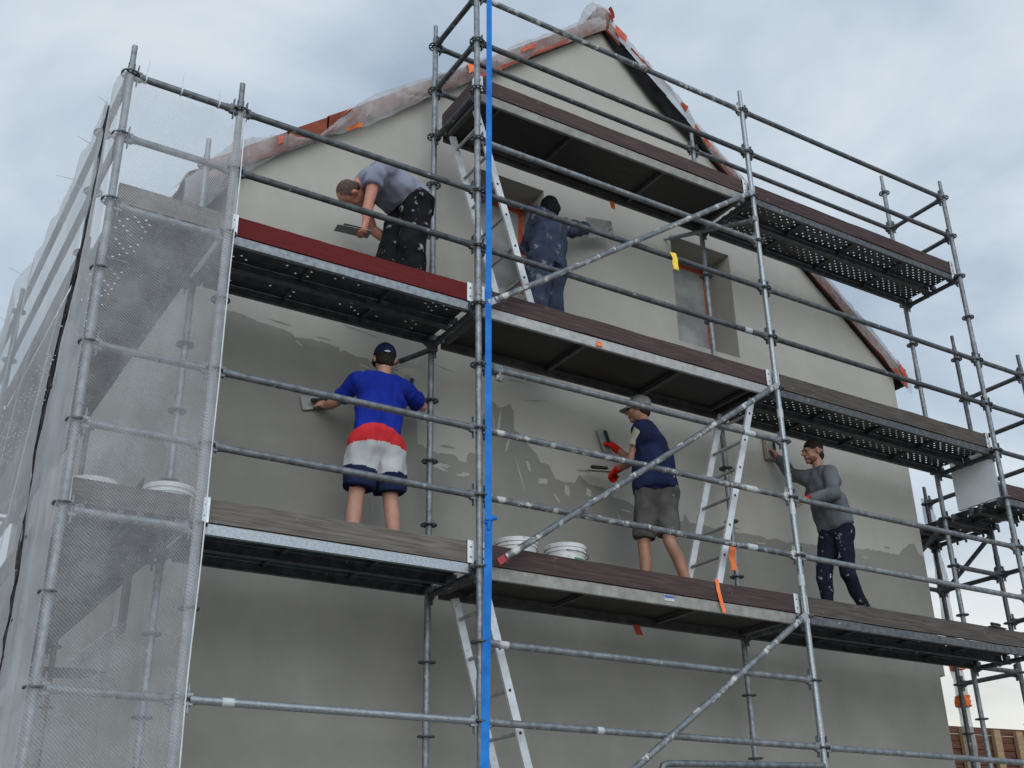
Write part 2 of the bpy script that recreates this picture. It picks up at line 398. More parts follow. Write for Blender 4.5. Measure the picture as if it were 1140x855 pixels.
for w in LWs:
    f = MB(); x = HX0+.22; t = .07
    f.box((x,w[0]+.002,w[2]+.002),(x+.06,w[0]+t,w[3]-.002)); f.box((x,w[1]-t,w[2]+.002),(x+.06,w[1]-.002,w[3]-.002))
    f.box((x,w[0]+t,w[3]-t),(x+.06,w[1]-t,w[3]-.002)); f.box((x,w[0]+t,w[2]+.002),(x+.06,w[1]-t,w[2]+t))
    o = bpy.data.objects.new('window', f.mesh('window', M['frame_white'])); C.objects.link(o); o.parent = house; o.location = -house.location
    MB().add([(x+.03,w[0]+.03,w[2]+.03),(x+.03,w[1]-.03,w[2]+.03),(x+.03,w[1]-.03,w[3]-.03),(x+.03,w[0]+.03,w[3]-.03)], [(0,1,2,3)]).build('pane', M['glass'], o, False)
    sl = MB()
    ny = 20
    prof = [(-.06,-.03),(-.10,.0),(-.08,.045),(-.02,.06),(.10,.05),(.21,.04)]
    vs = []; fs = []
    for i in range(ny+1):
        y = w[0]-.04+(w[1]-w[0]+.08)*i/ny
        for px_, pz_ in prof: vs.append((HX0+px_+.02*noise.noise((y*4,px_*9,1)), y, w[2]+pz_+.02*noise.noise((y*5,px_*9,7))))
    k = len(prof)
    for i in range(ny):
        for j in range(k-1): fs.append((i*k+j, i*k+j+1, (i+1)*k+j+1, (i+1)*k+j))
    sl.add(vs, fs).build('sill_cover', M['plastic'], o)

# fresh (wet) coat: a 3 mm layer over the lower part of the gable, with a ragged upper edge
edge = [(-1.65,1.98),(-1.44,1.98),(-1.26,1.96),(-1.07,1.93),(-1.03,1.9),(-0.91,1.92),(-0.76,1.92),(-0.67,1.9),(-0.66,1.86),(-0.52,1.87),(-0.43,1.86),(-0.34,1.87),(-0.14,1.78),(-0.02,1.65),(0.02,1.42),(0.03,1.22),(0.13,1.22),(0.21,1.18),(0.38,1.19),(0.43,1.15),(0.47,1.16),(0.48,1.23),(0.56,1.25),(0.69,1.75),(0.72,1.72),(0.84,1.71),(0.89,1.74),(0.925,1.71),(0.93,1.52),(1.04,1.46),(1.14,1.37),(1.19,1.29),(1.27,1.28),(1.32,1.18),(1.4,1.17),(1.52,1.2),(1.58,1.24),(1.66,1.2),(1.78,1.17),(1.99,1.11),(2.2,1.07),(2.43,1.02),(2.68,1.02),(2.71,1.1),(2.76,1.03),(3.1,1.01),(3.45,1.02),(3.65,1.02),(3.97,1.02),(4.23,1.04),(4.81,1.08),(5.17,1.12),(5.5,1.11),(5.69,1.25),(5.78,1.27),(5.82,1.18),(5.895,1.15)]
rag = []
for (xa, za), (xb, zb) in zip(edge, edge[1:]):
    n = max(1, int(math.hypot(xb-xa, zb-za)/.025))
    for i in range(n):
        t = i/n; x = xa+(xb-xa)*t; z = za+(zb-za)*t
        am = 1.8 if .3 < x < 1.9 or -.7 < x < .3 else 1.0
        q = noise.noise((x*9, z*9, 3))*.022*am + (1-2.2*abs(noise.noise((x*26, z*12, 5))))*.010*am
        rag.append((x+.006*noise.noise((x*40,z*40,8)), z+q))
rag.append(edge[-1])
def layer(loop, y, name, mat):
    mb = MB(); poly_sheet(loop, [], lambda x, z: (x, y, z), mb)
    n = len(loop)
    for i in range(n):
        a, b = loop[i], loop[(i+1) % n]
        mb.add([(a[0],y,a[1]),(b[0],y,b[1]),(b[0],WY+.001,b[1]),(a[0],WY+.001,a[1])], [(0,1,2,3)])
    return hb(mb, name, mat)
low = .0
layer([(-1.655,GZ+.1),(HX1-.08,GZ+.1),(HX1-.08,STEP+.003),(HX1-.003,STEP+.003)] + rag[::-1], WY-.003, 'fresh_render', M['plaster_wet'])
rr_ = random.Random(11)
def island(x, z, w, h, ang, y, name, mat):
    n = 26; loop = []
    for i in range(n):
        a = 2*math.pi*i/n; q = 1+.55*noise.noise((math.cos(a)*2+x*9, math.sin(a)*2+z*9, 3))+.25*noise.noise((math.cos(a)*6, math.sin(a)*6, x*7))
        u, v = math.cos(a)*w*q/2, math.sin(a)*h*q/2
        loop.append((x+u*math.cos(ang)-v*math.sin(ang), z+u*math.sin(ang)+v*math.cos(ang)))
    mb = MB(); poly_sheet(loop, [], lambda x, z: (x, y, z), mb); hb(mb, name, mat)
for (x, z, w, h, a) in ((.60,1.50,.05,.26,-.2),(1.62,1.31,.14,.02,.1),(.30,1.27,.12,.02,.05),(-.20,1.84,.10,.015,-.2),(-.80,1.955,.12,.012,0),(2.3,1.12,.10,.02,.1),(2.62,1.09,.03,.06,.2),(3.3,1.06,.12,.012,0),(4.6,1.10,.14,.015,.05),(5.35,1.17,.08,.02,.1),(-1.15,2.0,.16,.012,-.05)):
    island(x, z, w, h, a, WY-.0022, 'render_patch', M['plaster_wet'])
for (x, z, w, h, a) in ((.78,1.58,.025,.20,-.15),(.86,1.40,.02,.16,-.3),(1.20,1.14,.10,.05,.2),(1.06,1.25,.03,.09,.4),(1.44,1.10,.05,.09,.1),(1.66,1.12,.05,.07,.2),(.22,1.10,.20,.035,.1),(.44,1.06,.12,.03,.3),(-.45,1.80,.09,.018,-.2),(2.05,1.02,.10,.015,0),(3.6,.96,.14,.012,.03),(-1.0,1.86,.06,.02,-.6),(5.0,1.02,.10,.012,0)):
    island(x, z, w, h, a, WY-.0052, 'render_patch', M['plaster'])
# thin cracks and trowel edges standing off the dry coat
for (x, z, w, h, a) in ((.95,2.0,.14,.006,.05),(1.15,1.86,.22,.006,.2),(-1.2,2.25,.35,.005,-.02),(-.5,2.1,.3,.006,-.1),(.28,1.95,.2,.006,-.15),(-.28,2.0,.16,.006,-.3),(2.2,1.5,.3,.005,.1),(3.4,1.6,.35,.005,.1)):
    island(x, z, w, h, a, WY-.0022, 'trowel_mark', M['plaster_mark'])
# thin trowel smears and scratches of paler render on the wet coat
for (x0, z0, x1, z1, w) in ((.72,1.66,.74,1.46,.012),(.93,1.30,1.02,1.02,.014),(1.30,1.05,1.36,.98,.03),(.12,1.10,.30,1.06,.035),(1.95,1.0,2.02,.86,.02),(2.75,.98,2.80,.84,.012),(3.1,.97,3.12,.86,.012),(.60,1.05,.62,.93,.01),(-.35,.72,-.33,.62,.01),(2.05,-1.0,2.055,-1.1,.01),(4.0,-.5,4.0,-.6,.012)):
    n = 8; a = V((x0,0,z0)); b = V((x1,0,z1)); d = (b-a).normalized(); s_ = V((-d.z,0,d.x)); L = []; Rr = []
    for i in range(n+1):
        t = i/n; p = a.lerp(b, t); ww = w*(math.sin(math.pi*min(max(t,.04),.96))**.6)*(.7+.6*noise.noise((x0*7+t*5,z0,2)))
        L.append((p+s_*ww/2)); Rr.append((p-s_*ww/2))
    vs = [(q.x, WY-.0055, q.z) for q in L+Rr]
    hb(MB().add(vs, [(i, i+1, n+2+i, n+1+i) for i in range(n)]), 'render_smear', M['plaster'])

# roof: dark underlay slab, tiles, ridge caps
RF = .95; RT = .15
for sgn, xe in ((-1, HX0-.30), (1, HX1+.12)):
    def zr(x): return RZ - abs(x-RX)*SL
    sb = MB()
    ze = zr(xe)
    vs = []
    for y in (RF, HY1+.2):
        vs += [(RX,y,RZ+.003),(xe,y,ze+.003),(xe,y,ze+RT-.05),(RX,y,RZ+RT-.05)]
    sb.add(vs, [(0,1,2,3),(7,6,5,4),(0,4,5,1),(1,5,6,2),(2,6,7,3),(3,7,4,0)])
    rf = hb(sb, 'roof', M['dark'])
    tl = MB(); L = math.hypot(xe-RX, ze-RZ); rows = int(L/.34); ny = 150
    dx = (xe-RX)/L; dz = (ze-RZ)/L
    for r_ in range(rows+1):
        a = r_*L/(rows+1); b = (r_+1)*L/(rows+1)+.03
        vs = []
        for q, lift in ((a, .0), (b, .035), (b, .005)):
            for i in range(ny+1):
                y = RF+.01+(HY1+.2-RF)*i/ny
                h = .035*abs(math.sin(math.pi*(y-RF)/.30))
                vs.append((RX+dx*q, y, RZ+RT-.045+dz*q+lift+h))
        fs = []
        for k in range(2):
            for i in range(ny): fs.append((k*(ny+1)+i, k*(ny+1)+i+1, (k+1)*(ny+1)+i+1, (k+1)*(ny+1)+i))
        tl.add(vs, fs)
    t_ = tl.build('roof_tiles', M['tile'], rf, True); 
rc = MB()
for k in range(25):
    y = RF-.02 + k*.36
    ring = []
    for yy, rr in ((y, .125), (y+.38, .11)):
        ring += [(RX+rr*math.cos(math.pi*j/10), yy, RZ+RT+rr*math.sin(math.pi*j/10)) for j in range(11)]
    rc.add(ring, [(j, j+1, 12+j, 11+j) for j in range(10)])
    if k == 0: rc.add([ring[j] for j in range(11)], [tuple(range(11))])
hb(rc, 'ridge_cap', M['tile'], smooth=True)
# terracotta verge tiles on the gable edge, missing where the membrane shows
for sgn, spans in ((-1, ((0,4.0),)), (1, ((0,.16),(1.35,3.9)))):
    for a, b_ in spans:
        vt = MB()
        k = a
        while k < b_-.02:
            e = min(k+.33, b_)
            xa, xb = RX+sgn*k, RX+sgn*(e+.02); za, zb = RZ-k*SL, RZ-(e+.02)*SL; lf = .012
            vt.add([(xa,RF-.022,za-.02),(xb,RF-.022,zb-.02+lf),(xb,RF-.022,zb+RT+.01+lf),(xa,RF-.022,za+RT+.01),(xa,RF-.003,za-.02),(xb,RF-.003,zb-.02+lf),(xb,RF-.003,zb+RT+.01+lf),(xa,RF-.003,za+RT+.01)],
                   [(0,1,2,3),(7,6,5,4),(0,4,5,1),(1,5,6,2),(2,6,7,3),(3,7,4,0)])
            k += .335
        hb(vt, 'verge_tiles', M['tile'])
# black membrane hanging down on the right verge where the sheet has torn
vs = []; n = 40
for i in range(n+1):
    x = 2.13 + (3.35-2.13)*i/n; t = i/n; z = zr(x)
    dn = .04+.14*math.sin(math.pi*min(1, t*1.02))**.7 + .02*noise.noise((x*8,0,4))
    for q in (.10, 0, -dn): vs.append((x, RF-.004-.012*abs(noise.noise((x*6,q*9,1)))-(.0 if q > -.01 else -.0), z+q))
M['membrane'] = simple('black_membrane', (.004,.004,.0045), (.012,.012,.013), 10, 1.0, 0, .2)
M['membrane'].node_tree.nodes['Principled BSDF'].inputs['Specular IOR Level'].default_value = .1
hb(MB().add(vs, [(i*3+j, i*3+j+1, i*3+j+4, i*3+j+3) for i in range(n) for j in range(2)]), 'torn_membrane', M['membrane'], smooth=True)

# plastic sheeting wrapped round the verges
def verge_sheet(label, xs, sgn, low_f, top_f, tapes, end_drop):
    root = thing('plastic_sheet', label, 'plastic sheet', (xs[0], RF, zr(xs[0])))
    n = len(xs); prof = 15; vs = []
    for i, x in enumerate(xs):
        z = RZ - abs(x-RX)*SL; lo = low_f(x); tp = top_f(x)
        drop = end_drop(x)
        for j in range(prof):
            t = j/(prof-1)
            if t < .55:
                u = t/.55; zz = lo+(tp-lo)*u; yy = RF-.035-.03*math.sin(math.pi*u)
            else:
                u = (t-.55)/.45; zz = tp+.04*u; yy = RF-.035+.55*u
            a = 1.0 if 0 < j else .5
            w = .022*noise.noise((x*1.5, t*1.2, 3+sgn)) + .020*max(0, 1-5*abs(noise.noise((x*2.3+t*1.6, t*1.3, 9+sgn)))) + .008*max(0, 1-5*abs(noise.noise((x*6-t*3.5, t*2.0, 5)))) - .008
            vs.append((x+.01*noise.noise((x*7,t*5,8)), yy-abs(w)*1.5*a, z+zz+w*a - drop*(1-t)))
    fs = [(i*prof+j, i*prof+j+1, (i+1)*prof+j+1, (i+1)*prof+j) for i in range(n-1) for j in range(prof-1)]
    o = MB().add(vs, fs).build('sheet', M['plastic'], root, True); o.location = -root.location
    for (x, j0, j1, wdt, mt) in tapes:
        k0 = min(range(n), key=lambda i: abs(xs[i]-x)); k1 = min(range(n), key=lambda i: abs(xs[i]-(x+wdt)))
        if k0 > k1: k0, k1 = k1, k0
        if k1 == k0: k1 = min(k0+1, n-1)
        tv = []; tf = []; m = j1-j0+1
        for i in range(k0, k1+1):
            for j in range(j0, j1+1):
                p = V(vs[i*prof+j]); tv.append((p.x, p.y-.012-.006*random.random(), p.z+.004))
        for i in range(k1-k0):
            for j in range(m-1): tf.append((i*m+j, i*m+j+1, (i+1)*m+j+1, (i+1)*m+j))
        q = MB().add(tv, tf).build('tape', M[mt], root, True); q.location = -root.location
    return root
def lin(a, b, n): return [a+(b-a)*i/(n-1) for i in range(n)]
def bumpf(x, c, w): return math.exp(-((x-c)/w)**2)
verge_sheet('cloudy plastic sheet with orange tape wrapped along the left roof edge', lin(RX-.02, -2.02, 190), -1,
    lambda x: -.05-.05*bumpf(x,-.5,.3)+.03*bumpf(x,1.5,.5)-.08*bumpf(x,-1.7,.25),
    lambda x: .175+.05*bumpf(x,-.3,.45)-.18*bumpf(x,-1.02,.24)+.08*bumpf(x,-1.75,.3)+.03*bumpf(x,1.75,.3),
    [(-1.35,3,6,.06,'redorange'),(-1.70,1,8,.05,'orange'),(-.80,7,9,.08,'orange'),(.42,3,8,.07,'orange'),(1.02,3,5,.16,'redorange'),
     (.55,0,1,.55,'redorange'),(1.15,0,1,.45,'redorange'),(-.75,0,1,.15,'orange')],
    lambda x: .30*max(0, min(1, (-1.66-x)/.3)))
verge_sheet('cloudy plastic sheet hanging torn along the right roof edge above a black gap', lin(RX+.02, HX1+.14, 170), 1,
    lambda x: -.04+.16*bumpf(x,2.9,.38)+.08*bumpf(x,2.45,.2),
    lambda x: .17+.03*bumpf(x,2.3,.2)+.04*bumpf(x,4.6,.5)+.05*bumpf(x,5.6,.3),
    [(2.22,1,5,.12,'redorange'),(2.42,0,1,.30,'redorange'),(3.05,0,3,.06,'redorange'),(3.22,0,2,.20,'redorange'),(5.86,2,6,.10,'redorange'),(5.80,0,1,.16,'redorange')],
    lambda x: .06*max(0, min(1, (x-5.8)/.2)))
# the sheet bunched over the ridge end
bm_ = bmesh.new(); bmesh.ops.create_icosphere(bm_, subdivisions=4, radius=1)
for v in bm_.verts:
    c = v.co; q = .18*noise.noise(c*2.2+V((3,1,2)))+.10*noise.noise(c*6)
    k = 1+q
    v.co = V((RX-.05+c.x*.135*k-.03*c.z, RF+.10+c.y*.20*k, RZ+.15+c.z*.16*k+max(0,c.z-.75)*.25))
vv = [v.co[:] for v in bm_.verts]; bm_.verts.index_update(); ff = [[v.index for v in f.verts] for f in bm_.faces]; bm_.free()
rid = thing('plastic_wrap', 'crumpled plastic bundle taped over the end of the roof ridge', 'plastic wrap', (RX, RF, RZ+.05))
o = MB().add(vv, ff).build('sheet', M['plastic'], rid, True); o.location = -rid.location
tpb = MB()
for a0, a1 in ((.15, .75),):
    pv = []
    for i in range(9):
        a = a0+(a1-a0)*i/8
        for yy in (-.14, -.09): pv.append((RX-.045+.132*math.cos(a*1.6-.35), RF+.05+yy, RZ+.15+.155*math.sin(a*1.6-.35)))
    tpb.add(pv, [(i*2, i*2+1, i*2+3, i*2+2) for i in range(8)])
o = tpb.build('tape', M['redorange'], rid, True); o.location = -rid.location

# ------------------------------------------------------------------ scaffold frames
TR = .0242
ros = MB()
n = 32
def ring(r, z): return [(r*math.cos(2*math.pi*k/n), r*math.sin(2*math.pi*k/n), z) for k in range(n)]
ros.lathe([(.0245,-.006),(.034,-.005),(.034,.005),(.0245,.006)], n)
ros.lathe([(.052,-.005),(.062,-.005),(.062,.005),(.052,.005),(.052,-.005)], n)
for k in range(8):
    a = 2*math.pi*k/8
    c, s_ = math.cos(a), math.sin(a)
    ros.beam((c*.032,s_*.032,0),(c*.054,s_*.054,0), .012 if k % 2 else .008, .0095)
ROS = ros.mesh('rosette', M['galv_dark'], 50)
def std_mesh(z0, z1, joint):
    mb = MB(); mb.tube((0,0,z0),(0,0,z1-.15),TR,18)
    mb.tube((0,0,z1-.15),(0,0,z1),.0192,16); mb.tube((0,0,z1-.17),(0,0,z1-.14),TR,18,.0194)
    for j in joint:
        mb.tube((0,0,j-.13),(0,0,j+.005),.0275,18); mb.tube((0,0,j+.005),(0,0,j+.02),.0275,18,TR)
    for j in list(joint): mb.tube((0,-.0285,j-.06),(0,.0285,j-.06),.006,8)
    return mb
def standard(root, x, y, z0, z1, joints, mat, zs, lab=None):
    o = std_mesh(z0, z1, joints).build('standard', M[mat], root, 35, (x-root.location.x, y-root.location.y, -root.location.z))
    if lab: o['label'] = lab
    for z in zs: place('rosette', ROS, o, (0,0,z), (0,0,random.random()*.4))
    return o
rail_cache = {}
def rail_mesh(L, mat, heads=True):
    k = (round(L,3), mat, heads)
    if k not in rail_cache:
        mb = MB(); mb.tube((.07,0,0),(L-.07,0,0),TR,16)
        if heads:
            for x, d in ((0,1),(L,-1)):
                mb.tube((x+d*.055,0,0),(x+d*.10,0,0),.0275,14)
                for dz in (-1,1): mb.bbox((min(x+d*.026,x+d*.075),-.017,dz*.024-.012),(max(x+d*.026,x+d*.075),.017,dz*.024+.012),.004)
                mb.beam((x+d*.046,0,-.075),(x+d*.046,0,.085),.032,.007,up=(1,0,0))
        rail_cache[k] = mb.mesh('rail', M[mat], 35)
    return rail_cache[k]
def rail(root, name, a, b, mat='galv', heads=True, lab=None):
    a = V(a); b = V(b); d = b-a
    o = place(name, rail_mesh(d.length, mat, heads), root)
    o.rotation_euler = d.to_track_quat('X','Z').to_euler(); o.location = a-root.location
    if lab: o['label'] = lab
    return o
def pz(lo, hi): return [lo+.5*i for i in range(int(round((hi-lo)/.5))+1)]

FS = thing('scaffold', 'grey tubular steel scaffold along the gable front with three working levels', 'scaffold', (X2, 0, GZ))
LS = thing('scaffold', 'netted tubular scaffold wrapping round the left corner of the house', 'scaffold', (X0, 0, GZ))
RS = thing('scaffold', 'narrow tubular scaffold standing past the right end of the gable', 'scaffold', (X5, 0, GZ))
B0 = -2.5
standard(FS, X1, 0, GZ, 3.24, (-.85, 1.65), 'galv', pz(B0,3))
standard(FS, X1, D, GZ, 3.24, (1.1,), 'galv', pz(B0,3))
standard(FS, X2, 0, GZ, 5.7, (-.75, 2.2), 'galv', pz(B0,5.5))
standard(FS, X2, D, GZ, 5.24, (-.82, 2.7), 'galv', pz(B0,5))
standard(FS, X3, 0, GZ, 5.24, (-.8, 1.2, 3.2), 'galv_bright', pz(B0,5))
standard(FS, X3, D, GZ, 5.24, (-.8, 2.2), 'galv', pz(B0,5))
standard(FS, X4, 0, GZ, 5.22, (1.2, 3.2), 'galv', pz(B0,5))
standard(FS, X4, D, GZ, 5.74, (1.2, 3.2), 'galv', pz(B0,5.5))
standard(LS, X0, 0, GZ, 3.24, (-.85, 1.2), 'galv', pz(B0,3))
standard(LS, X0, D, GZ, 3.24, (-.85, 1.2), 'galv', pz(B0,3))
for y in (3.80, 6.87):
    standard(LS, X0, y, GZ, 3.24, (-.85, 1.2), 'galv_dark', pz(B0,3)); standard(LS, X1, y, GZ, 2.2, (-.85, 1.2), 'galv', pz(B0,2))
standard(RS, X5, 0, GZ, 3.24, (1.2,), 'galv_dark', pz(B0,3))
standard(RS, X5, D, GZ, 3.80, (1.2,), 'galv_dark', pz(B0,3.5))
standard(RS, X5, 1.468, GZ, 2.2, (1.2,), 'galv_dark', pz(B0,2))
standard(RS, X4+.06, 1.468, GZ, 1.7, (1.2,), 'galv_dark', pz(B0,1.5))
G = 'guard_rail'
# left bay and the corner in front of the netting
for z in (3, 2.5, 1, .5):
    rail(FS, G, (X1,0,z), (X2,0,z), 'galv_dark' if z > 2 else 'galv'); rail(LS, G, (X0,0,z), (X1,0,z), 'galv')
rail(FS, 'ledger', (X1,0,-1), (X2,0,-1), 'galv_bright'); rail(LS, 'ledger', (X0,0,-1), (X1,0,-1), 'galv')
for z in (2, 0): rail(LS, 'transom', (X0,0,z-.03), (X1,0,z-.03), 'galv')
# middle bay
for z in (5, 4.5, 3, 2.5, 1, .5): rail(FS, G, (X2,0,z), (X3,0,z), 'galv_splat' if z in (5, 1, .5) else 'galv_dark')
for z in (3.5, 1.5, -.5, -1): rail(FS, 'ledger', (X2,0,z), (X3,0,z), 'galv')
# right bay
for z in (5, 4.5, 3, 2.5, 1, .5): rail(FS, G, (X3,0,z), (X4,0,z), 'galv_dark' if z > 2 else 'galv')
rail(FS, 'ledger', (X3,0,-1), (X4,0,-1), 'galv')
for z in (3, 2.5, 2, 1, .5): rail(RS, G, (X4,0,z), (X5,0,z), 'galv_dark')
for z in (3, 2.5, 2, 1, .5): rail(RS, G, (X5,0,z), (X5,D,z), 'galv_dark')
for z in (2, 1.5, 1, 0): rail(RS, 'ledger', (X4,D,z), (X5,D,z), 'galv_dark')
for z in (2, 1.5, 1, 0): rail(RS, 'ledger', (X5,D,z), (X5,1.468,z), 'galv_dark')
rail(RS, 'ledger', (X4+.06,1.468,1.5), (X5,1.468,1.5), 'galv_dark'); rail(RS, 'ledger', (X4+.06,1.468,1), (X5,1.468,1), 'galv_dark')
rail(RS, 'diagonal_brace', (X5+.045,D,1.48), (X5+.045,1.468,1.0), 'galv_dark', False)
rail(RS, 'diagonal_brace', (X4,D+.045,1.42), (X4-.06,1.40,1.02), 'galv_dark', False)
# inner rails of the top level, and the end rails
for z in (5, 4.5):
    rail(FS, G, (X2,D,z), (X3,D,z), 'galv_dark'); rail(FS, G, (X3,D,z), (X4,D,z), 'galv_dark')
    rail(FS, G, (X2,0,z), (X2,D,z), 'galv_dark'); rail(FS, G, (X4,0,z), (X4,D,z), 'galv_dark')
for x in (X1, X2, X3, X4):
    for z in ((4,2,0) if x in (X2, X3, X4) else (2,0)):
        rail(FS, 'transom', (x,0,z-.03), (x,D,z-.03), 'galv_dark')
for y in (D, 3.8, 6.87):
    for z in (2, 0): rail(LS, 'transom', (X0,y,z-.03), (X1,y,z-.03), 'galv_dark')
ys = (0, D, 3.8, 6.87)
for a, b in zip(ys, ys[1:]):
    for z in (3, 2.5, 1, .5, -1): rail(LS, G if z > 0 else 'ledger', (X0,a,z), (X0,b,z), 'galv_dark')
# diagonal braces of the middle bay, outside the standards
def brace(a, b, lab=None):
    o = rail(FS, 'diagonal_brace', a, b, 'galv_splat', False, lab); L = (V(b)-V(a)).length
    for x0, x1 in ((0,.10),(L-.10,L)):
        MB().box((x0,-.009,-.024),(x1,.009,.024)).build('brace_head', M['red_paint'] if lab and x0 == 0 else M['galv_bright'], o, False)
brace((X2+.11,-.055,.035), (X3-.05,-.055,2.0), 'splashed diagonal brace with a red painted lower end')
brace((X2+.055,-.055,2.0), (X3-.05,-.055,4.0))
brace((X2+.055,-.055,-2.0), (X3-.05,-.055,0.0))
MB().path([(1.40,-.035,-1.36),(1.405,-.035,-1.24),(1.42,-.035,-1.205),(1.47,-.035,-1.19),(2.2,-.035,-1.165),(X3-.05,-.035,-1.14)], TR).build('handle_bar', M['galv'], FS, 40, -FS.location)
# wall ties
def wall_tie(root, pts, mat='galv_dark'):
    mb = MB(); mb.tube(pts[0], pts[1], .021, 14); d = (V(pts[0])-V(pts[1])).normalized()
    q = V(pts[0])+d*.04; mb.tube(pts[0], q, .006, 8)
    mb.lathe([(.012,-.004),(.02,-.004),(.02,.004),(.012,.004),(.012,-.004)], 14, q)
    c = V(pts[1])-d*.02
    mb.bbox(c-V((.035,.035,.03)), c+V((.035,.035,.03)), .006)
    mb.tube(c+V((.03,0,-.07)), c+V((.03,0,.02)), .007, 8)
    o = mb.build('wall_tie', M[mat], root, 40); o.location = -root.location
wall_tie(FS, [(-.17,.95,1.89),(-.02,.72,1.93)]); wall_tie(FS, [(2.77,.95,3.97),(X3-.02,.03,3.74)], 'galv')
wall_tie(LS, [(HX0-.06,3.0,-.33),(-2.35,3.05,-.34)]); wall_tie(LS, [(HX0-.06,3.5,-.28),(-2.6,3.6,-.3)])
# adhesive labels and small tape marks on the rails
for (x, z, w, mt) in ((-1.68,-1,.07,'yellow'),(.14,-.5,.07,'sticker'),(.9,-1,.05,'sticker'),(2.45,.5,.10,'sticker'),(2.5,1.0,.12,'sticker'),(2.7,2.5,.08,'sticker'),(2.55,1.5,.12,'sticker')):
    o = MB().tube((x,0,z),(x+w,0,z),TR+.0015,16).build('rail_sticker', M['sticker'], FS, 40); o.location = -FS.location
for z, w in ((.85,.10),(1.72,.08),(.25,.09),(-.05,.04)):
    o = MB().tube((X3,0,z),(X3,0,z+w),TR+.0018,16).build('rail_sticker', M['sticker'], FS, 40); o.location = -FS.location
# lump of plaster and swivel clamp on the ledger right of the strap
cl = MB(); cl.bbox((.10,-.04,1.455),(.20,.035,1.535),.015).bbox((.13,-.05,1.40),(.19,.0,1.45),.012).tube((.16,-.03,1.40),(.16,-.03,1.48),.012,8)
o = cl.build('coupler', M['galv_splat'], FS, 40); o.location = -FS.location

# ------------------------------------------------------------------ decks
def holes_sheet(x0, x1, y0, y1, dx, dy, r, keep):
    """sheet with real round holes; keep(x, y) says whether a cell has a hole"""
    mb = MB(); nx = int((x1-x0)/dx); ny = max(1, int((y1-y0)/dy)); cx = (x1-x0)/nx; cy = (y1-y0)/ny
    for i in range(nx):
        for j in range(ny):
            ax, ay = x0+i*cx, y0+j*cy; bx, by = ax+cx, ay+cy
            m = V(((ax+bx)/2, (ay+by)/2, 0))
            if not keep(i, j, nx, ny): mb.add([(ax,ay,0),(bx,ay,0),(bx,by,0),(ax,by,0)], [(0,1,2,3)]); continue
            o_ = [(bx,m.y),(bx,by),(m.x,by),(ax,by),(ax,m.y),(ax,ay),(m.x,ay),(bx,ay)]
            vs = [(p[0],p[1],0) for p in o_] + [(m.x+r*math.cos(math.pi/4*k), m.y+r*math.sin(math.pi/4*k), 0) for k in range(8)]
            mb.add(vs, [(k, (k+1) % 8, 8+(k+1) % 8, 8+k) for k in range(8)])
    return mb
W = .32
def deck_meshes(L, mat, dens, teal=False):
    key = ('deck', round(L,3), mat, dens, teal)
    if key in rail_cache: return rail_cache[key]
    rr = random.Random(3)
    def keep(i, j, nx, ny):
        band = (i % 16) not in (0, 1)
        if dens <= 0: return False
        return band and 0 < j < ny-1 and (i+j) % 2 == 0 and rr.random() < dens
    sheet = holes_sheet(.0, L, .015, W-.015, .045, .036, .0085, keep).mesh('panel', M[mat], False)
    fl = MB().box((.03,.001,-.062),(L-.03,.013,.003)).box((.03,.013,-.062),(L-.03,.035,-.059)).mesh('side_flange', M['galv_bright' if teal else 'galv' if dens == .42 else 'galv_dark'], False)
    fl2 = MB().box((.03,W-.013,-.07),(L-.03,W-.001,.003)).box((.03,W-.035,-.07),(L-.03,W-.013,-.067)).mesh('side_flange', M['galv_dark'], False)
    rib = MB().box((-.009,.014,-.03),(.009,W-.014,-.006)).mesh('cross_rib', M['galv_dark'], False)
    hk = MB().bbox((-.035,-.02,-.055),(.04,.02,-.004),.004).beam((-.036,0,-.085),(-.036,0,-.03),.022,.012,up=(1,0,0))
    rail_cache[key] = (sheet, fl, fl2, rib, hk.mesh('end_hook', M['galv_dark'], False)); return rail_cache[key]
def steel_deck(x0, x1, y, z, label, group, mat='deck_steel', dens=.9, teal=False, ribs=3, along='x'):
    L = x1-x0
    t = thing('deck_plank', label, 'scaffold deck', (x0, y, z), 0, group) if along == 'x' else thing('deck_plank', label, 'scaffold deck', (y+W, x0, z), R(90), group)
    a, b, b2, c, h = deck_meshes(L, mat, dens, teal)
    place('panel', a, t); place('side_flange', b, t); place('side_flange', b2, t)
    for k in range(ribs): place('cross_rib', c, t, (L*(k+1)/(ribs+1),0,0))
    [place('end_hook', h, t, (xx,yy,0), (0,0,rz)) for yy in (.05, W-.05) for xx, rz in ((.01,0),(L-.01,math.pi))]
    return t
ZT = .025
Y0d, Y1d = .045, .372
gp = 'steel deck planks of the front scaffold'
steel_deck(X1+.03, X2-.03, Y0d, ZT, 'new steel deck plank with bright edge below the man in the blue T-shirt', gp, 'deck_teal', 0, True, 2)
steel_deck(X1+.03, X2-.03, Y1d, ZT, 'inner steel deck plank on which the man in the blue T-shirt stands', gp, 'deck_teal', 0, False, 2)
steel_deck(X1+.03, X2-.03, Y0d, 2+ZT, 'dark perforated deck plank directly behind the red toe board', gp, 'deck_steel', .42, False, 2)
steel_deck(X1+.03, X2-.03, Y1d, 2+ZT, 'dark perforated deck plank next to the wall on the red toe board level', gp, 'deck_steel', .26, False, 2)
steel_deck(X3+.03, X4-.03, Y0d, ZT, 'steel deck plank along the brown board below the man in the grey hoodie', gp, 'deck_steel', .05, False, 3)
steel_deck(X3+.03, X4-.03, Y1d, ZT, 'inner steel deck plank on which the man in the grey hoodie stands', gp, 'deck_steel', .05, False, 3)
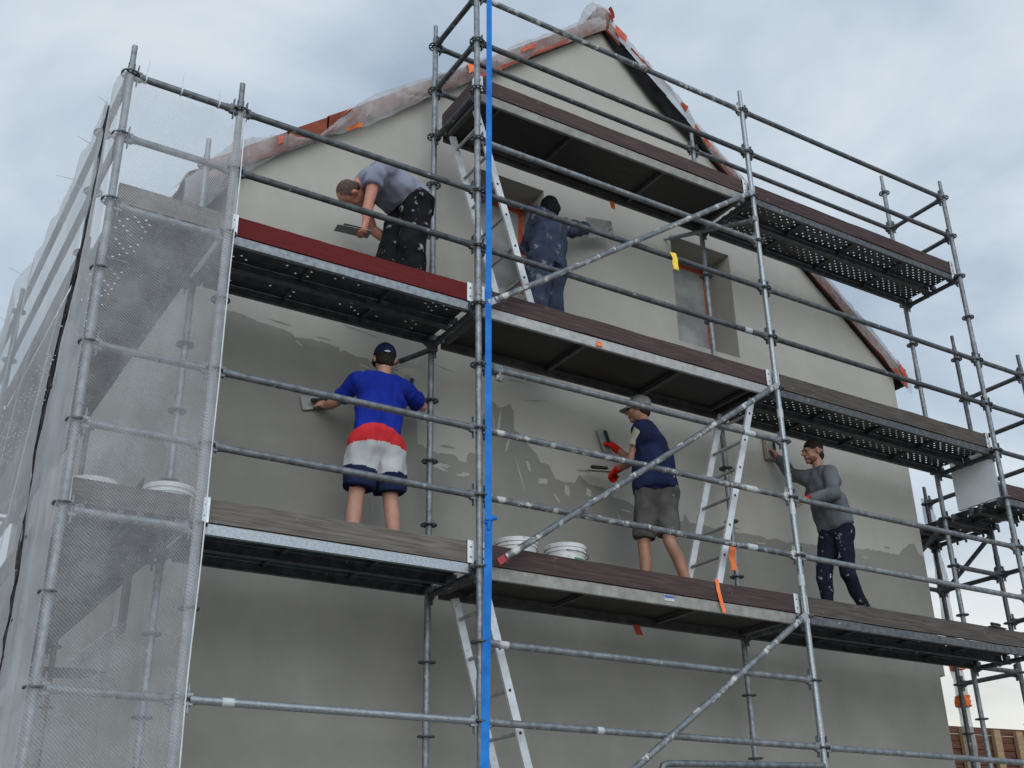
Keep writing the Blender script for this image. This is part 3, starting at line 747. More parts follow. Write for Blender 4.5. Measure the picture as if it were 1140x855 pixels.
steel_deck(X3+.03, X4-.03, Y0d, 2+ZT, 'outer perforated deck plank right above the man in the grey hoodie', gp, 'deck_steel', .97, False, 3)
steel_deck(X3+.03, X4-.03, Y1d, 2+ZT, 'perforated deck plank close to the wall above the man in the grey hoodie', gp, 'deck_steel', .85, False, 3)
steel_deck(X3+.03, X4-.03, Y0d, 4+ZT, 'outer perforated deck plank of the topmost level at the right', gp, 'deck_steel', 1, False, 3)
steel_deck(X3+.03, X4-.03, Y1d, 4+ZT, 'inner perforated deck plank of the topmost level at the right', gp, 'deck_steel', 1, False, 3)
gl = 'deck planks behind the netting'
for k, (a, b) in enumerate(((.03, D-.001), (D+.001, 3.799), (3.801, 6.85))):
    for z, zn in ((0,'lower'), (2,'upper')):
        for x, xn in ((X0+.045,'outer'), (X0+.375,'inner')):
            wh = ('short corner', 'long middle', 'far rear')[k]
            steel_deck(a, b, x, z+ZT, f'{xn} {wh} deck plank on the {zn} level behind the netting', gl, 'deck_steel', .75 if z else .1, False, 1 if k == 0 else 3, 'y')
gr = 'deck planks of the right side scaffold'
steel_deck(X4+.03, X5-.03, Y0d, 1.5+ZT, 'front short deck plank under the pale panel at the right', gr, 'deck_steel', .3, False, 1)
steel_deck(X4+.03, X5-.03, Y1d, 1.5+ZT, 'rear short deck plank under the pale panel at the right', gr, 'deck_steel', .3, False, 1)
steel_deck(X4+.05, X5-.03, D+.05, 1.5+ZT, 'short deck plank just past the wall corner at the right', gr, 'deck_steel', .2, False, 1)
steel_deck(X4+.05, X5-.03, D+.38, 1.5+ZT, 'rearmost short deck plank past the wall corner at the right', gr, 'deck_steel', .2, False, 1)

def ply_deck(z, label, hatch_x, beam):
    L = X3-X2-.06; Wd = .65
    t = thing('access_deck', label, 'scaffold deck', (X2+.03, .045, z+ZT))
    hx0, hx1, hy0, hy1 = hatch_x-.36, hatch_x+.36, .07, Wd-.07
    p = MB()
    p.box((.03,.03,-.014),(hx0,Wd-.03,0)).box((hx1,.03,-.014),(L-.03,Wd-.03,0)).box((hx0,.03,-.014),(hx1,hy0,0)).box((hx0,hy1,-.014),(hx1,Wd-.03,0))
    p.build('plywood', M['ply'], t, False)
    for y in (0, Wd-.03): MB().bbox((.03,y,-.084),(L-.03,y+.029,.004),.004).build('side_beam', M[beam if y == 0 else 'alu_dark'], t, False)
    for x in (.04, L*.34, L*.67, L-.075):
        if hx0-.05 < x < hx1+.05: continue
        MB().box((x,.03,-.055),(x+.035,Wd-.03,-.0145)).build('cross_bar', M['alu_dark'], t, False)
    h = MB().box((hx0+.004,hy0+.004,-.012),(hx1-.004,hy1-.004,.002)).build('hatch', M['ply'], t, False)
    f = MB()
    f.box((hx0-.02,hy0-.02,-.045),(hx0,hy1+.02,-.0145)).box((hx1,hy0-.02,-.045),(hx1+.02,hy1+.02,-.0145)).box((hx0,hy0-.02,-.045),(hx1,hy0,-.0145)).box((hx0,hy1,-.045),(hx1,hy1+.02,-.0145))
    f.build('hatch_frame', M['alu_dark'], h, False)
    for y in (.06, Wd-.06):
        for x in (.0, L-.0): MB().bbox((x-.03,y-.02,-.06),(x+.03,y+.02,-.002),.004).build('end_hook', M['galv_dark'], t, False)
M['alu_dark'] = simple('dull_aluminium', (.05,.05,.049), (.10,.10,.097), 12, .55, .3, .05)
ply_deck(0, 'dark plywood access deck with pale beam under the white buckets', .62, 'alu_dirty')
ply_deck(2, 'dark plywood access deck with pale beam that the man in navy overalls stands on', 2.4, 'alu')
ply_deck(4, 'black plywood access deck of the topmost level beside the blue strap', .62, 'alu_dirty')

# ------------------------------------------------------------------ toe boards
def toe_board(a, b, z, mat, label, h=.15, br=True):
    """board on edge from a to b (x, y), with a zinc bracket at each end"""
    a = V((a[0], a[1], 0)); b = V((b[0], b[1], 0)); L = (b-a).length
    t = thing('toe_board', label, 'toe board', (a.x, a.y, z), math.atan2(b.y-a.y, b.x-a.x))
    mb = MB(); n = 24; vs = []; sd = random.random()*50
    for i in range(n+1):
        x = .045+(L-.09)*i/n
        wv = .007*noise.noise((x*1.3, sd, 0)); wz = .004*noise.noise((x*2, sd, 4))
        for y, zz in ((-.014,.004),(.014,.004),(.014,h-.004),(.009,h),(-.009,h),(-.014,h-.004)): vs.append((x+(.008*noise.noise((sd, zz*30, i)) if i in (0, n) else 0), y+wv, zz+wz-(.006*max(0, noise.noise((x*7, sd, 9))) if zz > .1 else 0)))
    fs = [(i*6+j, i*6+(j+1) % 6, (i+1)*6+(j+1) % 6, (i+1)*6+j) for i in range(n) for j in range(6)] + [tuple(range(6)), tuple(range(n*6+5, n*6-1, -1))]
    mb.add(vs, fs).build('board', M[mat], t, False)
    for x0, x1 in ((.025,.075),(L-.075,L-.025)) if br else ():
        MB().box((x0,-.020,.0),(x1,-.0175,h+.004)).box((x0,.0175,.0),(x1,.020,h+.004)).box((x0,-.0175,h+.0065),(x1,.0175,h+.009)).build('bracket', M['bracket'], t, False)
        for zz in (.04, .11): MB().tube((( x0+x1)/2,-.0235,zz),((x0+x1)/2,-.0203,zz),.006,8).build('bolt', M['dark'], t, False)
    return t
YT = .052
zt = ZT+.006
toe_board((X1,YT),(X2,YT), zt, 'wood_grey', 'weathered grey toe board at the feet of the man in the blue T-shirt')
toe_board((X2,YT),(X3,YT), zt, 'wood_plum', 'plum toe board with orange tape in front of the white buckets')
toe_board((X3,YT),(X4,YT), zt, 'wood_brown', 'brown grey toe board at the feet of the man in the grey hoodie')
toe_board((X1,YT),(X2,YT), 2+zt, 'wood_red', 'bright red painted toe board below the bending man')
toe_board((X2,YT),(X3,YT), 2+zt, 'wood_plum', 'worn plum toe board at the feet of the man in navy overalls')
toe_board((X3,YT),(X4,YT), 2+zt, 'wood_brown', 'brown grey toe board above the head of the man in the grey hoodie')
toe_board((X2,YT),(X3,YT), 4+zt, 'wood_plum', 'dark plum toe board of the topmost level right of the blue strap')
toe_board((X3,YT),(X4,YT), 4+zt, 'wood_plum', 'plum brown toe board of the topmost level at the right end')
toe_board((X2+.035,.03),(X2+.035,D-.03), 4+zt, 'wood_plum', 'short plum toe board closing the left end of the topmost level')
toe_board((X0,YT),(X1,YT), zt, 'wood_brown', 'short brown toe board behind the netting on the lower level', br=False)
toe_board((X0,YT),(X1,YT), 2+zt, 'wood_grey', 'short grey toe board behind the netting on the upper level', br=False)
toe_board((X4,YT),(X5,YT), 1.5+zt, 'wood_plum', 'short plum toe board in front of the pale panel at the far right')
for z, zn in ((0,'lower'),(2,'upper')):
    toe_board((X0+.03,3.78),(X0+.03,D), z+zt, 'wood_grey', f'long grey toe board on the outside of the {zn} netted level', br=False)

# ------------------------------------------------------------------ ladders
def ladder(label, x_bot, x_top, z_bot, z_top, y0, y1, mat='alu_white'):
    t = thing('ladder', label, 'ladder', (x_bot, (y0+y1)/2, z_bot))
    d = V((x_top-x_bot, 0, z_top-z_bot)); L = d.length; d.normalize(); nrm = V((d.z, 0, -d.x))
    for y in (y0, y1):
        mb = MB(); mb.beam((0,y-(y0+y1)/2,0), d*L+V((0,y-(y0+y1)/2,0)), .022, .06, up=nrm)
        s_ = mb.build('side_rail', M[mat], t, False)
        bm = MB()
        k = .14
        while k < L-.05:
            c = d*k+V((0,y-(y0+y1)/2,0)); sg = -1 if y == y0 else 1
            bm.tube(c+V((0,sg*.0105,0)), c+V((0,sg*.0125,0)), .011, 10); k += .28
        bm.build('rung_plug', M['dark'], s_, False)
        MB().beam(d*-.02+V((0,y-(y0+y1)/2,0)), d*.05+V((0,y-(y0+y1)/2,0)), .028, .066, up=nrm).build('foot', M['dark'], t, False)
    k = .14
    while k < L-.05:
        c = d*k; MB().tube(c+V((0,-(y1-y0)/2+.011,0)), c+V((0,(y1-y0)/2-.011,0)), .014, 12).build('rung', M['alu'], t, 40); k += .28
    return t
ladder('white ladder beside the man in navy overalls leading up to the topmost level', .635, .09, 2.06, 3.93, .17, .57)
ladder('white ladder with plastic ribbon between the man in the vest and the right standard', 2.22, 2.86, .06, 1.93, .17, .57)
ladder('white ladder under the lowest deck behind the blue strap', .66, .13, -1.97, -.07, .17, .57)
def ribbon(label, pts, w, mat, name='tape_strip', axis=(1,0,0), cat='tape'):
    a = V(axis); vs = []; P = [V(p) for p in pts]; Q = []
    for i in range(len(P)-1):
        for k in range(4): Q.append(P[i].lerp(P[i+1], k/4))
    Q.append(P[-1]); nn = len(Q)
    for i, p in enumerate(Q):
        j = V((.5*noise.noise((i*.5, p.x*3, p.z*3)), .5*noise.noise((i*.6, p.z*4, 3)), 0))*w*.4
        vs += [p-a*w/2+j, p+a*w/2+j*.4]
    vs2 = [v+V((0,.003,0)) for v in vs]
    mb = MB(); mb.add(vs+vs2, [(2*i,2*i+1,2*i+3,2*i+2) for i in range(nn-1)]+[(2*nn+2*i,2*nn+2*i+2,2*nn+2*i+3,2*nn+2*i+1) for i in range(nn-1)])
    o = mb.build(name, M[mat], None, True); return tag(o, label, cat)
ribbon('orange tape strip hanging over the plum board below the ladder', [(2.13,.030,.20),(2.14,.028,.10),(2.15,.022,.02),(2.165,.018,-.06)], .035, 'orange')
ribbon('red tape flap hanging below the lowest deck', [(1.78,.62,-.07),(1.80,.62,-.11),(1.80,.61,-.15)], .07, 'redorange')
ribbon('small orange tape mark on the pale deck beam under the man in navy overalls', [(1.135,.0395,1.995),(1.135,.0395,1.955)], .055, 'orange')
ribbon('yellow tape rag tied on a guard rail near the right gable window', [(1.93,-.02,2.99),(1.93,-.032,3.03),(1.94,-.035,2.98),(1.945,-.03,2.92),(1.955,-.028,2.87)], .06, 'yellow')
ribbon('orange tape scrap under the topmost deck near the man with the trowel', [(1.86,.67,3.94),(1.865,.67,3.86)], .05, 'orange')
ribbon('pinkish plastic ribbon tied round the lower ladder', [(2.40,.10,.52),(2.39,.11,.42),(2.41,.12,.33)], .06, 'orange')
lbn = tag(MB().box((1.605,.0405,-.025),(1.70,.0432,.018)).build('sticker', M['sticker'], None, False), 'white sticker with blue print on the beam below the plum board', 'sticker')
MB().box((1.607,.0385,-.003),(1.698,.0402,.015)).build('print', M['sticker_blue'], lbn, False)

# ------------------------------------------------------------------ blue strap
bs = thing('blue_strap', 'long blue webbing strap hanging down the middle standard with a knot', 'strap', (X2+.05, -.05, GZ))
def webbing(z0, z1, x, y, w, tw):
    vs = []; n = 120
    for i in range(n+1):
        z = z0+(z1-z0)*i/n; a = tw*math.sin(z*1.7)+.12*noise.noise((z*1.2,0,0))-.5; c = V((x+(.012 if z > .3 else .027)*(z-.3)+.004*noise.noise((z*.8,3,0)), y, z))
        d = V((math.cos(a), math.sin(a), 0))*w/2; nn = V((-math.sin(a), math.cos(a), 0))*.0013
        vs += [c-d-nn, c+d-nn, c+d+nn, c-d+nn]
    fs = []
    for i in range(n):
        for j in range(4): fs.append((i*4+j, i*4+(j+1) % 4, (i+1)*4+(j+1) % 4, (i+1)*4+j))
    return MB().add(vs, fs)
o = webbing(.31, 5.66, X2+.036, -.055, .046, .10).build('webbing', M['strap'], bs, True); o.location = -bs.location
o = webbing(GZ+.02, .33, X2+.036, -.06, .054, .08).build('webbing', M['strap'], bs, True); o.location = -bs.location
kb = MB()
for k in range(5):
    a = k*1.3; kb.ell((X2+.036+.012*math.cos(a), -.062+.01*math.sin(a), .32+.012*math.sin(a*1.7)), [(.026,0,.012),(0,.016,.004),(-.008,0,.016)], 12)
kb.cone((X2+.046,-.065,.33), .012, (X2+.08,-.07,.335), .018); kb.cone((X2+.036,-.065,.30), .016, (X2+.03,-.068,.25), .008)
o = kb.build('knot', M['strap'], bs, True); o.location = -bs.location
o = MB().path([(X2+.105,-.055,5.66),(X2+.05,-.045,5.69),(X2,-.03,5.69),(X2-.03,0,5.68),(X2,.03,5.68),(X2+.05,.0,5.67),(X2+.105,-.05,5.65)], .012, 8).build('loop', M['strap'], bs, True); o.location = -bs.location

# ------------------------------------------------------------------ buckets, panel, pipe, props
def bucket(label, x, y, z, h=.30, r=.15, lid=True, grp='plaster buckets on the decks'):
    t = thing('bucket', label, 'bucket', (x, y, z), random.random(), grp)
    MB().lathe([(.001,0),(r*.86,0),(r*.88,.01),(r*.985,h-.05),(r*1.03,h-.05),(r*1.03,h-.035),(r,h-.034),(r,h-.004)], 32).build('body', M['white'], t, 35)
    if lid: MB().lathe([(r*1.0,h-.022),(r*1.05,h-.022),(r*1.06,h+.004),(r*1.02,h+.010),(r*.9,h+.004),(.001,h+.006)], 32).build('lid', M['white'], t, 35)
    vs = []; n = 14
    a0 = -2.6
    for i in range(n+1):
        a = a0+1.3*i/n
        for zz in (.10, .20): vs.append(((r*(.88+.105*zz/h)+.004)*math.cos(a), (r*(.88+.105*zz/h)+.004)*math.sin(a), zz+(h-.30)))
    MB().add(vs, [(2*i,2*i+1,2*i+3,2*i+2) for i in range(n)]).build('print', M['green'], t, True)
    pts = []
    for i in range(15):
        a = math.pi*i/14; pts.append((r*1.05*math.cos(a), -.02-r*1.02*math.sin(a), h-.05-.02*math.sin(a)))
    MB().path(pts, .003, 6).build('handle', M['galv'], t, True)
    return t
b1 = bucket('white plaster bucket with green print and lid standing behind the plum toe board', .93, .33, ZT, .32)
b1.rotation_euler.z = .9
bucket('white bucket half hidden behind the red fitting of the diagonal brace', .50, .33, ZT, .30).rotation_euler.z = 2.6
bucket('white bucket behind the netting beside the right standard of the corner', -2.03, .28, ZT, .25).rotation_euler.z = 3.0
bucket('white bucket with pale lid behind the netting near the corner standard', -2.46, .36, ZT, .235).rotation_euler.z = 3.0
p = MB().bbox((5.985,.07,1.53),(6.02,.56,2.14),.003).build('insulation_panel', M['panel'], None, False)
tag(p, 'pale grey insulation panel standing upright on the right scaffold deck', 'panel')
# rain pipe wrapped in clear film at the right side
pt = thing('wrapped_pole', 'thin pale pole wrapped in clear film with two orange tape bands past the wall corner', 'pole', (6.80, 1.52, GZ))
o = MB().tube((6.80,1.52,GZ),(6.80,1.52,2.05),.018,16).build('pipe', M['white'], pt, True); o.location = -pt.location
fm = []
nz = 90
for i in range(nz+1):
    z = -1.2+3.3*i/nz
    for k in range(14):
        a = 2*math.pi*k/14; r = .052+.035*noise.noise((math.cos(a)*1.5,math.sin(a)*1.5,z*2.5))+.012*noise.noise((math.cos(a)*3,math.sin(a)*3,z*9)); 
        fm.append((6.80+r*math.cos(a), 1.52+r*math.sin(a), z))
o = MB().add(fm, [(i*14+k, i*14+(k+1) % 14, (i+1)*14+(k+1) % 14, (i+1)*14+k) for i in range(nz) for k in range(14)]).build('film', M['plastic'], pt, True); o.location = -pt.location
for z in (.22, -.16):
    vs = []
    for i in range(9):
        for k in range(20):
            a = 2*math.pi*k/20; zz = z-.055+.11*i/8; r = (.068 if z > 0 else .078)+.035*noise.noise((math.cos(a)*3,math.sin(a)*3,zz*22)); vs.append((6.80+r*math.cos(a),1.52+r*math.sin(a),zz))
    o = MB().add(vs, [(i*20+k, i*20+(k+1) % 20, (i+1)*20+(k+1) % 20, (i+1)*20+k) for i in range(8) for k in range(20)]).build('tape', M['orange'], pt, True); o.location = -pt.location

# timber clad shed far right
shed = thing('timber_shed', 'red brown timber clad shed with pale posts behind the right end of the scaffold', 'shed', (11.0, 7.0, GZ))
ang = R(-8)
shed.rotation_euler.z = ang
hh = 4.32
cb_ = MB()
k = 0; z = .05
while z < hh:
    cb_.box((-3, .0+.012*(k % 2), z),(7, .05, z+.115)); z += .125; k += 1
cb_.build('cladding', M['wood_clad'], shed, False)
MB().box((-3.0,.06,0),(7.0,4,hh-.12)).build('core', M['dark'], shed, False)
for x in (-1.3,.2,1.4,2.42,3.14,3.66,4.9): MB().bbox((x,-.10,0),(x+.15,-.012,hh+.09-.012*x),.006).build('post', M['wood_pale'], shed, False)
MB().bbox((-3.1,.055,hh-.11),(7.1,4.1,hh-.03),.01).build('roof', M['wood_brown'], shed, False)

# ------------------------------------------------------------------ debris netting
def net_panel(name, label, fn, nu, nv, mat, cat='net', group=None, thick=0):
    vs = [fn(i/nu, j/nv) for i in range(nu+1) for j in range(nv+1)]
    fs = [(i*(nv+1)+j, (i+1)*(nv+1)+j, (i+1)*(nv+1)+j+1, i*(nv+1)+j+1) for i in range(nu) for j in range(nv)]
    o = MB().add(vs, fs).build(name, M[mat], None, True); return tag(o, label, cat, group)
def N(*a): return noise.noise(a)
def f_front(u, v):
    x = X0-.047+u*(X1-X0+.072); z = -2.6+v*(2.985+2.6)
    top = v**10
    sag = .16*math.sin(math.pi*u)*top*(.6+.6*abs(N(u*6,2,1))) + (.17*top*max(0, 1-abs(u-.86)/.12))
    w = .018*N(u*3,z*.8,1)+.010*N(u*9,z*.6,4)+.006*N(u*22,z*2,4)
    return (x, -.046-abs(w)*min(1,u*6)-.02*math.sin(math.pi*u), z-sag)
fn_ = net_panel('safety_net', 'fine pale safety net across the front of the corner bay', f_front, 60, 140, 'net')
# doubled hem of the front net, wrapped round the second standard
hv = []; nh = 150
for i in range(nh+1):
    z = -2.6+5.5*i/nh; a = .05*N(z*1.1,4,2)+.02*N(z*4,1,6)
    for j in range(6):
        t = j/5; hv.append((X1-.045+.03*a+(.058+.18*max(0,a))*t, -.066-.014*math.sin(math.pi*t)-.006*N(z*7,t*4,2), z))
hm = MB().add(hv, [(i*6+j, i*6+j+1, (i+1)*6+j+1, (i+1)*6+j) for i in range(nh) for j in range(5)]).build('net_hem', M['net'], fn_, True)
MB().path([(X1+.022+.012*N(0,.05*k,3), -.07-.006*N(3,.08*k,1), 2.9-.055*k) for k in range(100)], .0045, 6).build('edge_cord', M['tie'], fn_, True)
def lace_y(z): return .30+.55*min(1, max(0, (2.2-z)/1.3))+.10*N(0,z*1.3,5)+.05*N(2,z*4,7)
def f_side1(u, v):
    z = -2.6+v*(3.0+2.6); y = -.045+u*(lace_y(z)-.035+.045)
    w = .035*N(y*3,z*.9,11)+.02*N(y*7,z*1.4,14)
    return (X0-.046-(abs(w)+.02*math.sin(math.pi*u))*min(1,u*3), y, z)
net_panel('safety_net', 'dense grey net wrapped round the corner standard, left edge laced', f_side1, 30, 140, 'net_thick')
def f_side2(u, v):
    z = -2.6+v*(3.05+2.6)
    a = lace_y(z)+.035
    y = a+u*(9.0-a)
    fold = .06*N(y*.9+z*.5,1,3)+.045*N(y*1.9+z*1.2,z*.2,8)+.012*N(y*5+z*2.6,z*.4,2)
    sag = .10*abs(N(y*.9,0,4))*v**14
    return (X0-.05-abs(fold)*1.3, y, z-sag+.05*(v**14)*N(y*3,1,1))
net_panel('safety_net', 'long folded grey net along the left side of the house', f_side2, 260, 120, 'net_thick')
# lacing cord between the two side nets
pts = []
z = 2.9
i = 0
while z > -2.4:
    pts.append((X0-.06, lace_y(z)+(.045 if i % 2 else -.045), z)); z -= .12; i += 1
tag(MB().path(pts, .006, 6).build('lacing_cord', M['cord'], None, True), 'dark cord laced between the two side nets left of the corner', 'cord')
gz = MB()
tag(MB().path([(X0-.052,lace_y(2.9-.05*k),2.9-.05*k) for k in range(100)], .012, 6).build('net_seam', M['cord'], None, True), 'dark seam rope running down the gap between the two side nets', 'rope')
# cable ties whose tails stick up from the top rails
tails = [((X0+.10,0,3.0),(.01,-.01,.16)),((X0+.34,0,3.0),(.005,0,.17)),((X0+.60,0,3.0),(.0,0,.13)),
         ((X0,.45,3.0),(-.11,0,.09)),((X0,.95,3.0),(-.14,0,.07)),((X0,1.45,3.0),(-.17,0,.02)),((X0,2.0,3.0),(-.06,0,.16)),((X0,3.2,3.0),(-.20,0,.10)),((X0,4.2,3.0),(-.16,0,.14))]
for i, (p, d) in enumerate(tails):
    p = V(p); d = V(d)
    lab = ['cable tie tail sticking up from the top rail next to the corner standard','cable tie tail sticking up midway along the corner rail','cable tie tail sticking up close to the second standard',
           'cable tie tail pointing left just behind the corner standard','slanted cable tie tail beside the second left standard','level cable tie tail further down the left net edge','short upright cable tie tail on the left net edge','long cable tie tail beside the far left standard','farthest cable tie tail on the left net edge'][i]
    mb = MB(); mb.lathe([(.024,-.005),(.031,-.005),(.031,.005),(.024,.005),(.024,-.005)], 14)
    if i < 3: mb.v = [(z_, x_, y_) for x_, y_, z_ in mb.v]
    else: mb.v = [(x_, z_, y_) for x_, y_, z_ in mb.v]
    mb.tube((0,0,.028), d, .0032, 6, .0022)
    o = mb.build('cable_tie', M['tie'], None, True, p); tag(o, lab, 'cable tie', 'cable ties holding the net')

# ------------------------------------------------------------------ people
TMP = bpy.data.scenes.new('scratch')     # evaluates the voxel meshes apart from the big scene
def remesh(mb, name, mat, voxel, smooth=6, parent=None, fold=0, fscale=7, seed=0, matfn=None, stretch=(1,1,1)):
    me = bpy.data.meshes.new('tmp'); me.from_pydata(mb.v, [], mb.f)
    bm = bmesh.new(); bm.from_mesh(me); bmesh.ops.recalc_face_normals(bm, faces=bm.faces[:]); bm.to_mesh(me); bm.free()
    o = bpy.data.objects.new('tmp', me); TMP.collection.objects.link(o)
    r = o.modifiers.new('r', 'REMESH'); r.mode = 'VOXEL'; r.voxel_size = voxel; r.adaptivity = 0
    if smooth:
        s_ = o.modifiers.new('s', 'SMOOTH'); s_.factor = .5; s_.iterations = smooth
    TMP.view_layers[0].update(); dg = TMP.view_layers[0].depsgraph
    m2 = bpy.data.meshes.new_from_object(o.evaluated_get(dg)); bpy.data.objects.remove(o); bpy.data.meshes.remove(me)
    if fold:
        n = len(m2.vertices); co_ = np.empty(n*3, 'f'); no = np.empty(n*3, 'f')
        m2.vertices.foreach_get('co', co_); m2.vertex_normals.foreach_get('vector', no); co_ = co_.reshape(-1,3); no = no.reshape(-1,3)
        amt = np.empty(n, 'f'); off = V((seed*3.1, seed, -seed)); qs = co_*np.array(stretch, 'f')*fscale
        for i in range(n):
            q = V(qs[i])+off; amt[i] = (1-abs(noise.noise(q))*2.2)*.7+noise.noise(q*2.3)*.6-.2
        m2.vertices.foreach_set('co', (co_+no*(amt*fold)[:,None]).ravel())
    m2.materials.clear()
    for m in (mat if isinstance(mat, list) else [mat]): m2.materials.append(m)
    m2.name = name
    if matfn:
        for pl in m2.polygons: pl.material_index = matfn(pl.center)
    m2.polygons.foreach_set('use_smooth', [True]*len(m2.polygons)); m2.update()
    o = bpy.data.objects.new(name, m2); C.objects.link(o)
    if parent is not None: o.parent = parent; o.location = -parent.location
    return o

class Person:
    def __init__(s, label, J, face, head_face, root, skin='skin', build=1.0, hup=(0,0,1), fist=(.9,.9), hand_dir=(None,None), palm=(None,None)):
        s.J = {k: V(v) for k, v in J.items()}; s.f = V(face).normalized(); s.hf = V(head_face).normalized(); s.skin = skin; s.b = build
        s.hu = V(hup).normalized(); s.hf = (s.hf-s.hu*s.hf.dot(s.hu)).normalized(); s.hs = s.hf.cross(s.hu).normalized()
        s.t = thing('person', label, 'person', root)
        J = s.J; s.ws = (J['shR']-J['shL']).normalized(); s.wh = (J['hipR']-J['hipL']).normalized()
        s.fist = fist; s.hand_dir = hand_dir; s.palm = palm
        s.body()
    def torso(s, mb, g, low=None, up=None):
        J = s.J; b = s.b; P = J['pel']; Ch = J['chest']; N_ = J['neck']
        mid = J.get('mid', (P+Ch)/2 + V((0,0,0)))
        mb.cone(P, .106*b+g, mid, .098*b+g, s.wh, 1.36); mb.cone(mid, .100*b+g, Ch, .112*b+g, s.ws, 1.45)
        top = Ch.lerp(N_, .55); mb.cone(Ch, .112*b+g, top, .075*b+g, s.ws, 1.75)
        for a in ('shL','shR'): mb.cone(Ch.lerp(J[a], .35), .085*b+g, J[a], .058*b+g)
        for a in ('shL','shR'): mb.cone(Ch.lerp(N_, .75), .055*b+g*.8, J[a], .052*b+g)
    def hips(s, mb, g):
        J = s.J; b = s.b
        mb.cone(J['pel'], .105*b+g, (J['hipL']+J['hipR'])/2, .104*b+g, s.wh, 1.38)
        for a in ('hipL','hipR'):
            mb.cone(J[a]-s.f*.022, .089*b+g, J[a]-s.f*.015-V((0,0,.06)), .085*b+g)
    def hand_caps(s, mb, side, g=0):
        J = s.J; w = J['ha'+side]; el = J['el'+side]
        i = 0 if side == 'L' else 1
        d = V(s.hand_dir[i]) if s.hand_dir[i] else (w-el); d.normalize()
        n = V(s.palm[i]) if s.palm[i] else s.f; n = (n-d*n.dot(d)).normalized()
        sd = d.cross(n).normalized()
        th = -1 if side == 'L' else 1
        c = s.fist[i]
        mb.ell(w+d*.048, [sd*(.040+g), d*(.052+g), n*(.017+g)])
        mb.cone(w-d*.01, .024+g, w+d*.03, .024+g, sd, 1.25)
        for k, (off, l) in enumerate(((-.030,.036),(-.010,.041),(.010,.039),(.029,.031))):
            p0 = w+d*(.088-abs(off)*.25)+sd*off*th; ang = c*(.85+.1*k)
            d1 = (d*math.cos(ang)+n*math.sin(ang)); d2 = (d*math.cos(ang*2)+n*math.sin(ang*2)); d3 = (d*math.cos(ang*2.8)+n*math.sin(ang*2.8))
            p1 = p0+d1*l; p2 = p1+d2*l*.72; p3 = p2+d3*l*.5
            mb.cone(p0-d*.02, .0095+g, p1, .009+g); mb.cone(p1, .009+g, p2, .0083+g); mb.cone(p2, .0083+g, p3, .0072+g)
        q0 = w+d*.03-sd*.034*th; dt = (d*.75-sd*.45*th+n*.45).normalized(); q1 = q0+dt*.042; dt2 = (d*.8+sd*.1*th+n*.55).normalized()
        mb.cone(w+d*.02-sd*.02*th, .014+g, q0, .0125+g); mb.cone(q0, .0125+g, q1, .0105+g); mb.cone(q1, .0105+g, q1+dt2*.030, .009+g)
        return w+d*.085+n*.03, d, n, sd
    def head_c(s): return s.J['head']
    def body(s):
        J = s.J; b = s.b; mb = MB()
        s.torso(mb, -.012); s.hips(mb, -.012)
        mb.cone(J['chest'].lerp(J['neck'], .5), .062, J['neck'], .052); mb.cone(J['neck'], .052, J['head']-s.hu*.03-s.hf*.012, .050)
        for S_ in 'LR':
            mb.cone(J['sh'+S_], .050*b, J['el'+S_], .038*b)
            el = J['el'+S_]; w = J['ha'+S_]; m = el.lerp(w, .3)
            mb.cone(el, .038*b, m, .041*b); mb.cone(m, .041*b, w, .026*b)
            s.hand_caps(mb, S_)
            h, k, a = J['hip'+S_], J['kn'+S_], J['an'+S_]
            mb.cone(h, .083*b, h.lerp(k,.55), .070*b); mb.cone(h.lerp(k,.55), .070*b, k, .052*b)
            m = k.lerp(a, .32)-s.f*.014
            mb.cone(k, .052*b, m, .054*b); mb.cone(m, .054*b, a, .036*b)
            t = J['to'+S_]; mb.cone(a-s.f*.02-V((0,0,.04)), .036, t, .030)
        hc = s.head_c(); u, f, sd = s.hu, s.hf, s.hs
        mb.ell(hc+u*.022-f*.006, [sd*.075, f*.094, u*.088])
        mb.ell(hc-u*.045+f*.018, [sd*.060, f*.068, u*.068])
        mb.ell(hc-u*.095+f*.062, [sd*.030, f*.026, u*.022])
        mb.ell(hc-u*.018+f*.062, [sd*.058, f*.030, u*.045])
        mb.cone(hc+u*.018+f*.092-sd*.034, .012, hc+u*.018+f*.092+sd*.034, .012)
        mb.cone(hc+u*.012+f*.092, .0085, hc-u*.030+f*.112, .0135)
        for q in (-1, 1):
            mb.ell(hc-u*.033+f*.098+sd*q*.012, [sd*.010, f*.010, u*.009])
            mb.ell(hc-u*.005-f*.008+sd*q*.078, [sd*.010-f*.006*q*0, f*.020, u*.032])
            mb.cone(hc-u*.063+f*.086-sd*.018, .0085, hc-u*.063+f*.086+sd*.018, .0085)
        s.o = remesh(mb, 'body', M[s.skin], .0068, 5, s.t)
        for q in (-1, 1):
            MBx = MB().ell(hc+u*.000+f*.087+sd*q*.032, [sd*.013, f*.009, u*.0085], 14); e = MBx.build('eye', M['eye'], s.t, True); e.location = -s.t.location
        e = MB().ell(hc-u*.066+f*.0925, [sd*.022, f*.006, u*.006], 14).build('mouth', M['lip'], s.t, True); e.location = -s.t.location
    def cloth(s, name, mb, mat, fold=.010, fs=7, vox=.010, seed=1, smooth=4, matfn=None, stretch=(1,1,.6)):
        return remesh(mb, name, mat if isinstance(mat, list) else M[mat], vox, smooth, s.t, fold*1.45, fs, seed, matfn, stretch)
